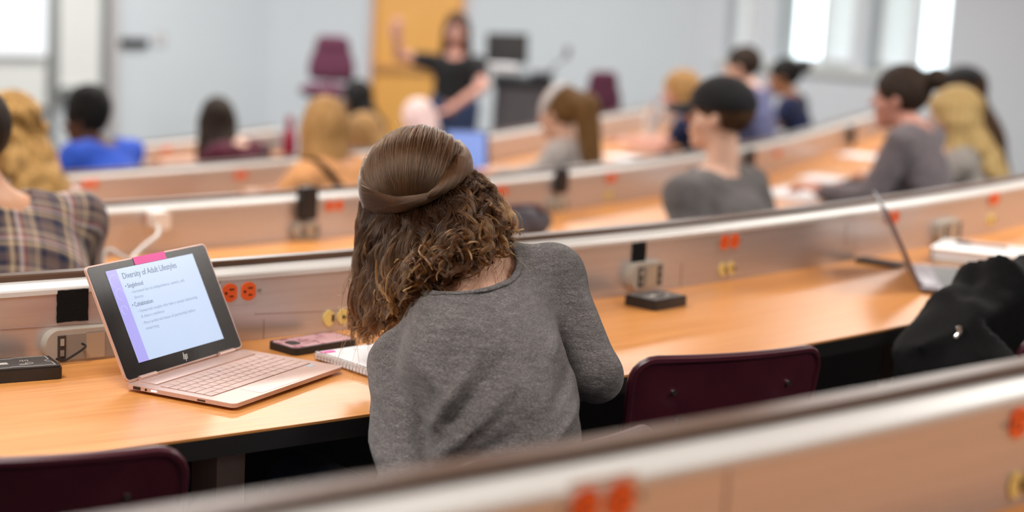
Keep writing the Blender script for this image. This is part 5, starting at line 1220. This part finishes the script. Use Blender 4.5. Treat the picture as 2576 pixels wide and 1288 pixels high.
def fsh(p):
    d = su(p)
    near = d < .03
    if near.any():
        q = p[near]; dd = np.zeros(len(q), np.float32); back = 1 / (1 + np.exp((q[:, 1] - (.30 - .25 * (1.0 - q[:, 2]))) * 40))
        for a, b, am, wd in FOLD:
            r_, h = seg2(q, a, b); dd += 3.2 * am * np.exp(-(r_ / (wd * .65)) ** 2) * np.sin(np.pi * np.clip(h, .08, .92)) ** .5
        dd += .0012 * np.sin(q[:, 0] * 70 + q[:, 2] * 60 + 2 * np.sin(q[:, 2] * 33)) * np.sin(q[:, 2] * 48 - q[:, 0] * 25)
        d[near] += np.clip(dd, -.016, .0085) * np.clip(back, .15, 1)
    return d
sv = snet(lambda p: np.maximum(np.maximum(fsh(p), -nk(p)), .485 - p[:, 2]), lo, hi, .0062); shirt = link('shirt', to_mesh('shirt', smooth_verts(sv[0], sv[1], 1, .6), sv[1]), M['marl'], woman)
nb_ = snet(lambda p: np.maximum(np.maximum(su(p) - .0022, -(su(p) + .004)), np.maximum(nk2(p), -nk(p))), nc - [.16, .2, .14], nc + [.16, .12, .14], .0034)
link('neckband', to_mesh('neckband', smooth_verts(*nb_), nb_[1]), M['marl'], shirt)
# pink patterned strap top showing above the neckline
M['pinkpat'] = mat('pink_black_line_cloth', (0.7, 0.3, 0.3), 0.8); t = NT(M['pinkpat']); wv = t.n('ShaderNodeTexWave'); wv.inputs['Scale'].default_value = 26; wv.inputs['Distortion'].default_value = 4; t.l(t.coords((1, 1, .4), (0, .6, .3)), wv.inputs['Vector'])
t.base(t.ramp(wv.outputs['Fac'], [(0.0, (0.02, 0.012, 0.015)), (0.12, (0.02, 0.012, 0.015)), (0.2, (0.72, 0.30, 0.30)), (1.0, (0.78, 0.36, 0.35))]))
ub = union(wtorso(-.003) + [(neckW[2][0], .03)], .03); uc = Wp(1070, 752, 2.80)
uv_ = snet(lambda p: np.maximum(np.maximum(ub(p) - .003, -(ub(p) + .006)), np.linalg.norm(p - uc, axis=1) - .052), uc - .07, uc + .07, .004)
if len(uv_[1]): link('strap_top', to_mesh('strap_top', smooth_verts(*uv_), uv_[1]), M['pinkpat'], woman)
trw = union([(rc(pel + [-.07, 0, 0], pel + [.07, 0, 0], .12, .12, (0, 1, 0), .70), .04), (rc(pel + [-.09, .02, -.02], pel + [-.30, .34, -.02], .09, .066), .04), (rc(pel + [.05, .04, -.02], pel + [-.10, .42, -.02], .09, .066), .04),
             (rc(pel + [-.30, .34, -.02], pel + [-.31, .34, -.49], .064, .045), .02), (rc(pel + [-.10, .42, -.02], pel + [-.11, .42, -.49], .064, .045), .02)], .03)
tv = snet(lambda p: np.maximum(trw(p), (.455 - p[:, 2]) * (np.hypot(p[:, 0] - pel[0], p[:, 1] - pel[1]) < .26) - 1.0 * (np.hypot(p[:, 0] - pel[0], p[:, 1] - pel[1]) >= .26)), pel - [.45, .22, .56], pel + [.25, .56, .2], .013)
link('jeans', to_mesh('jeans', smooth_verts(*tv), tv[1]), M['denim'], woman)
for dx, dy in ((-.31, .34), (-.11, .42)): link('shoe', SHOE_ME, None, woman, Matrix.Translation((pel[0] + dx, pel[1] + dy + .02, 0)) @ Matrix.Rotation(R_(30), 4, 'Z'))

# ---- hair: an under-layer and strands
M['hairbase'] = mat('hair_underlayer', (0.030, 0.016, 0.009), 0.7, spec=0.2)
HX, HU = np.array([1, 0, 0.0]), np.array([0, 0, 1.0])
hcen = hcW + RmW @ np.array([0, -.010, .028], np.float32) * .93; HR = np.array([.0900, .098, .0895])
def onhead(d, off=0.0):
    d = np.asarray(d, float); d = d / np.linalg.norm(d, axis=-1, keepdims=True); return hcen + d * (HR + off)
under = union([(el(hcen, HR - .006), .02), (rc(hcen + [-.045, -.035, -.06], Wp(962, 735, 2.93), .045, .038, (0, 1, 0), .7), .04), (rc(hcen + [.03, -.05, -.04], Wp(1085, 650, 2.84), .050, .036, (0, 1, 0), .7), .04), (rc(hcen + [.065, -.03, -.02], Wp(1205, 575, 2.89), .036, .030), .03), (rc(Wp(945, 600, 2.97), Wp(930, 760, 2.95), .026, .020), .03)], .03)
facecut = el(hcW + RmW @ np.array([0, .115, -.05], np.float32), np.array([.066, .085, .09]), RmW)
hv = snet(lambda p: np.maximum(under(p), -facecut(p)), hcen - [.2, .2, .34], hcen + [.2, .15, .14], .006)
hairm = link('hair', to_mesh('hair', smooth_verts(*hv), hv[1]), M['hairbase'], woman)
def strand_mat(name, c1, c2, c3):
    Mh = bpy.data.materials.new(name); Mh.use_nodes = True; nt = Mh.node_tree
    for n in list(nt.nodes):
        if n.type == 'BSDF_PRINCIPLED': nt.nodes.remove(n)
    h = nt.nodes.new('ShaderNodeBsdfHairPrincipled'); h.parametrization = 'COLOR'; h.inputs['Roughness'].default_value = .26; h.inputs['Radial Roughness'].default_value = .36; h.inputs['IOR'].default_value = 1.4
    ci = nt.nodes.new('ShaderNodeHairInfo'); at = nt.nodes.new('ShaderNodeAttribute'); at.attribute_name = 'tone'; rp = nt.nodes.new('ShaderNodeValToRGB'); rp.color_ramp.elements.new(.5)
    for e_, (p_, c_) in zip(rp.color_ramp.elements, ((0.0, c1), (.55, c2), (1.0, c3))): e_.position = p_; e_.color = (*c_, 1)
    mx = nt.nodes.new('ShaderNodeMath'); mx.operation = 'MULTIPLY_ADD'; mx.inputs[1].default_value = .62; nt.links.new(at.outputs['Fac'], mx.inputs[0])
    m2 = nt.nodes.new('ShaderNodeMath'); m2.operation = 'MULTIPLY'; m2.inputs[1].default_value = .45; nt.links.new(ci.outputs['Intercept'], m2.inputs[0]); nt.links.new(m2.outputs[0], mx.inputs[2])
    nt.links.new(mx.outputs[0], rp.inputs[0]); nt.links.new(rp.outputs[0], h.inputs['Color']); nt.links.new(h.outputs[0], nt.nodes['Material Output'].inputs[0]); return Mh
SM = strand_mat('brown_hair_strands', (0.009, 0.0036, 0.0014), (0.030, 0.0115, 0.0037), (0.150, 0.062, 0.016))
def strands(name, arr, rad, taper=.35, parent=woman, m_s=None, tone=None):
    """arr (n strands, m points, 3)"""
    n, m_ = arr.shape[:2]; hc_ = bpy.data.hair_curves.new(name); hc_.add_curves([m_] * n)
    hc_.attributes['position'].data.foreach_set('vector', arr.astype(np.float32).ravel())
    ra = hc_.attributes.new('radius', 'FLOAT', 'POINT'); pr = np.linspace(0, 1, m_); prof = rad * (1 - (1 - taper) * pr ** 3)
    ra.data.foreach_set('value', np.tile(prof, n).astype(np.float32)); tn = hc_.attributes.new('tone', 'FLOAT', 'CURVE'); tn.data.foreach_set('value', np.asarray(np.random.default_rng(3).random(n) if tone is None else tone, np.float32)); hc_.materials.append(m_s or SM); hc_.update_tag() if hasattr(hc_, 'update_tag') else None
    o = bpy.data.objects.new(name, hc_); COL.objects.link(o); o.parent = parent; return o
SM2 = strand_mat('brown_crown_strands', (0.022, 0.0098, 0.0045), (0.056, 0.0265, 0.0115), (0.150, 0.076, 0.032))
rh = np.random.default_rng(11)
# crown: combed back from the hairline over the top to the tied band
N = 7000; u = rh.random(N); fi = np.pi * (1.10 - 1.22 * u)
start = np.stack([np.cos(fi), np.full(N, .55) + .12 * rh.normal(size=N), np.sin(fi) * .95 + .08], 1)
uu = np.clip(u + rh.normal(size=N) * .03, -.02, 1.02)
bx_ = spline([(-1.0, .18, -.02), (-.90, -.35, -.17), (-.60, -.74, -.24), (-.10, -.97, -.16), (.42, -.88, .02), (.80, -.55, .22), (1.0, .0, .30)], 200)
end = bx_[np.clip((uu * 199), 0, 199).astype(int)]
T = np.linspace(0, 1, 26)
s0 = start / np.linalg.norm(start, axis=1, keepdims=True); e0 = end / np.linalg.norm(end, axis=1, keepdims=True)
om = np.arccos(np.clip((s0 * e0).sum(1), -1, 1))[:, None, None]; t_ = T[None, :, None]
path = (np.sin((1 - t_) * om) * s0[:, None] + np.sin(t_ * om) * e0[:, None]) / np.sin(om)
mid = np.array([-.28, -.1, 1.0]); path = path + (np.sin(np.pi * T) * .16)[None, :, None] * mid; path /= np.linalg.norm(path, axis=2, keepdims=True)
off = (.001 + .007 * rh.random(N))[:, None] * (1 - .45 * T[None]) + .0016 * np.sin(u[:, None] * 160 + T[None] * 3)
off += (rh.random(N) < .012)[:, None] * .006 * rh.random((N, 1)) * np.sin(np.pi * T)[None]
cb = (u * 170 + .6 * np.sin(u * 40)).astype(int) % 400; ct = rh.random(400)[cb]; off += (.0022 * (rh.random(400)[cb] - .4))[:, None]
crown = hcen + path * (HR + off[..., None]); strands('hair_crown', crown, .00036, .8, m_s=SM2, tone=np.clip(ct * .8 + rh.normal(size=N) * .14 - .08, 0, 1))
# twisted bands meeting at the back
def rope(pts, w1, w2, n, turns, nrm=(0, -1, .1), m_=34):
    C = spline(pts, m_); tan = np.gradient(C, axis=0); tan /= np.linalg.norm(tan, axis=1, keepdims=True); nv = C - hcen; nv /= np.linalg.norm(nv, axis=1, keepdims=True)
    nv -= tan * (nv * tan).sum(1, keepdims=True); nv /= np.linalg.norm(nv, axis=1, keepdims=True); bn = np.cross(tan, nv)
    r0 = np.sqrt(rh.random(n)); a0 = rh.random(n) * 2 * np.pi; s = np.linspace(0, 1, m_); W1 = np.interp(s, np.linspace(0, 1, len(w1)), w1); W2 = np.interp(s, np.linspace(0, 1, len(w2)), w2)
    a = a0[:, None] + 2 * np.pi * turns * s[None] ; r_ = r0[:, None] + .05 * rh.normal(size=(n, 1)) * np.sin(9 * s + a0[:, None])
    return C[None] + (r_ * np.cos(a) * W1)[..., None] * bn[None] + (r_ * np.sin(a) * W2 + W2 * .35)[..., None] * nv[None]
ropeL = rope([Wp(926, 430, 3.05), Wp(920, 490, 2.965), Wp(948, 512, 2.92), Wp(1000, 514, 2.888), Wp(1050, 504, 2.876), Wp(1100, 488, 2.874), Wp(1140, 466, 2.884)], [.026, .034, .028, .015, .0095, .0065, .005], [.006, .008, .009, .009, .008, .007, .006], 3600, .35)
ropeR = rope([Wp(1158, 366, 3.03), Wp(1166, 392, 2.975), Wp(1158, 422, 2.925), Wp(1134, 450, 2.892), Wp(1104, 478, 2.872), Wp(1072, 496, 2.868)], [.012, .018, .021, .017, .010, .004], [.004, .009, .015, .014, .009, .004], 3000, .8)
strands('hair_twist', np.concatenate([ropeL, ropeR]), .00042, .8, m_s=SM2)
# loose hair: wavy locks falling from under the bands
ROOT = spline([Wp(915, 505, 3.01), Wp(925, 530, 2.95), Wp(965, 545, 2.905), (Wp(1020, 540, 2.885)), Wp(1080, 520, 2.876), Wp(1130, 490, 2.88), Wp(1172, 455, 2.90), Wp(1188, 440, 2.94)], 200)
MIDL = spline([Wp(918, 640, 3.02), Wp(922, 640, 2.96), Wp(950, 650, 2.89), Wp(1000, 640, 2.83), Wp(1085, 620, 2.785), Wp(1158, 575, 2.79), Wp(1205, 520, 2.87), Wp(1222, 500, 2.91)], 200)
ENDL = spline([Wp(935, 790, 3.00), Wp(916, 848, 2.94), Wp(960, 842, 2.86), Wp(995, 800, 2.76), Wp(1052, 742, 2.69), Wp(1140, 690, 2.70), Wp(1222, 655, 2.755), Wp(1268, 606, 2.85)], 200)
m_ = 48; locks = []; tones = []; S = np.linspace(0, 1, m_)
def lock_set(nl, per, r_lo, r_hi, curl, outw, tone_lo, tone_hi):
    for i in range(nl):
        u_ = np.clip(rh.random(), 0.005, .995); lay = rh.random(); k_ = int(u_ * 199); k2 = int(np.clip(u_ + rh.normal() * .04, 0, 1) * 199)
        length = 1 - (.5 * rh.random() ** 1.6 if rh.random() < .40 else .10 * rh.random())
        inw = np.array([0, .035 * (1 - lay) - outw, 0]); r0 = ROOT[k_] + inw * .5; m0 = MIDL[k2] + inw + rh.normal(size=3) * [.006, .004, .005]; e1 = ENDL[k2] + inw * .8 + rh.normal(size=3) * [.011, .006, .013]
        C = spline([r0, r0 * .5 + m0 * .5 + np.array([0, -.006, .004]), m0, m0 * .45 + e1 * .55 + rh.normal(size=3) * .007, e1], 120)[:max(40, int(120 * length))]
        C = C[np.linspace(0, len(C) - 1, m_).astype(int)]
        tan = np.gradient(C, axis=0); tan /= np.linalg.norm(tan, axis=1, keepdims=True); a1 = np.cross(tan, [0, 1.0, 0.2]); a1 /= np.linalg.norm(a1, axis=1, keepdims=True); a2 = np.cross(tan, a1)
        right = np.clip((u_ - .45) / .4, 0, 1); turns = (1.3 + 1.1 * rh.random() + .7 * right) * length; ph_ = rh.random() * 6.28
        amp = curl * (.0025 + .011 * S ** .9 * (.75 + .5 * right)) * (.55 + .8 * rh.random()) * np.clip(S * 5, 0, 1) * (.6 if u_ < .12 else 1.0)
        a = 2 * np.pi * turns * (S + .03 * np.sin(7 * S + ph_)) * rh.choice([-1, 1]) + ph_
        G = C + (amp * np.cos(a))[:, None] * a1 + (amp * .7 * np.sin(a))[:, None] * a2
        rr = np.sqrt(rh.random(per)) * (r_lo + (r_hi - r_lo) * rh.random()); aa = rh.random(per) * 6.28; sp = .9 + .55 * S - 1.05 * S ** 3
        dph = rh.normal(size=(per, 1)) * .45 * S[None]; aR = aa[:, None] + dph
        st = G[None] + (rr[:, None] * np.cos(aR) * sp[None])[..., None] * a1[None] + (rr[:, None] * np.sin(aR) * sp[None])[..., None] * a2[None]
        st += (.0013 * np.sin(S[None] * (12 + 16 * rh.random((per, 1))) + aa[:, None]) * S[None] * rh.random((per, 1)))[..., None] * a1[None]
        fl = rh.random(per) < .02; st[fl] += (S[None, :, None] ** 1.6) * rh.normal(size=(fl.sum(), 1, 3)) * [.014, .009, .012]
        locks.append(st); tones.append(np.clip(tone_lo + (tone_hi - tone_lo) * rh.random() ** 1.4 + rh.normal(size=per) * .10, 0, 1))
lock_set(330, 62, .0065, .0130, .85, .0, .0, .55)
lock_set(620, 22, .0016, .0042, 1.1, .006, .05, 1.0)
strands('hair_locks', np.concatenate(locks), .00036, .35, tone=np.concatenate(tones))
# stray fine hairs around the outline
fw_ = []
for i in range(260):
    k_ = int(rh.random() * 199); b0 = MIDL[k_] * (1 - (v0 := rh.random())) + ENDL[k_] * v0; sgn = -1 if k_ < 60 else (1 if k_ > 140 else rh.choice([-1, 1])); L_ = .02 + .045 * rh.random()
    P1 = b0 + np.array([sgn * L_ * .5, -.004, -.2 * L_]) ; P2 = P1 + np.array([sgn * L_ * .3 * rh.normal(), 0, -L_ * (.3 + .6 * rh.random())]); P3 = P2 + rh.normal(size=3) * [.012, .004, .010]
    fw_.append(spline([b0, P1, P2, P3], 20))
q0 = onhead([-.33, -.25, .95]); fw_.append(spline([q0, q0 + [-.008, 0, .012], q0 + [-.018, 0, .030]], 20))
strands('hair_flyaways', np.stack(fw_), .00022, .5)
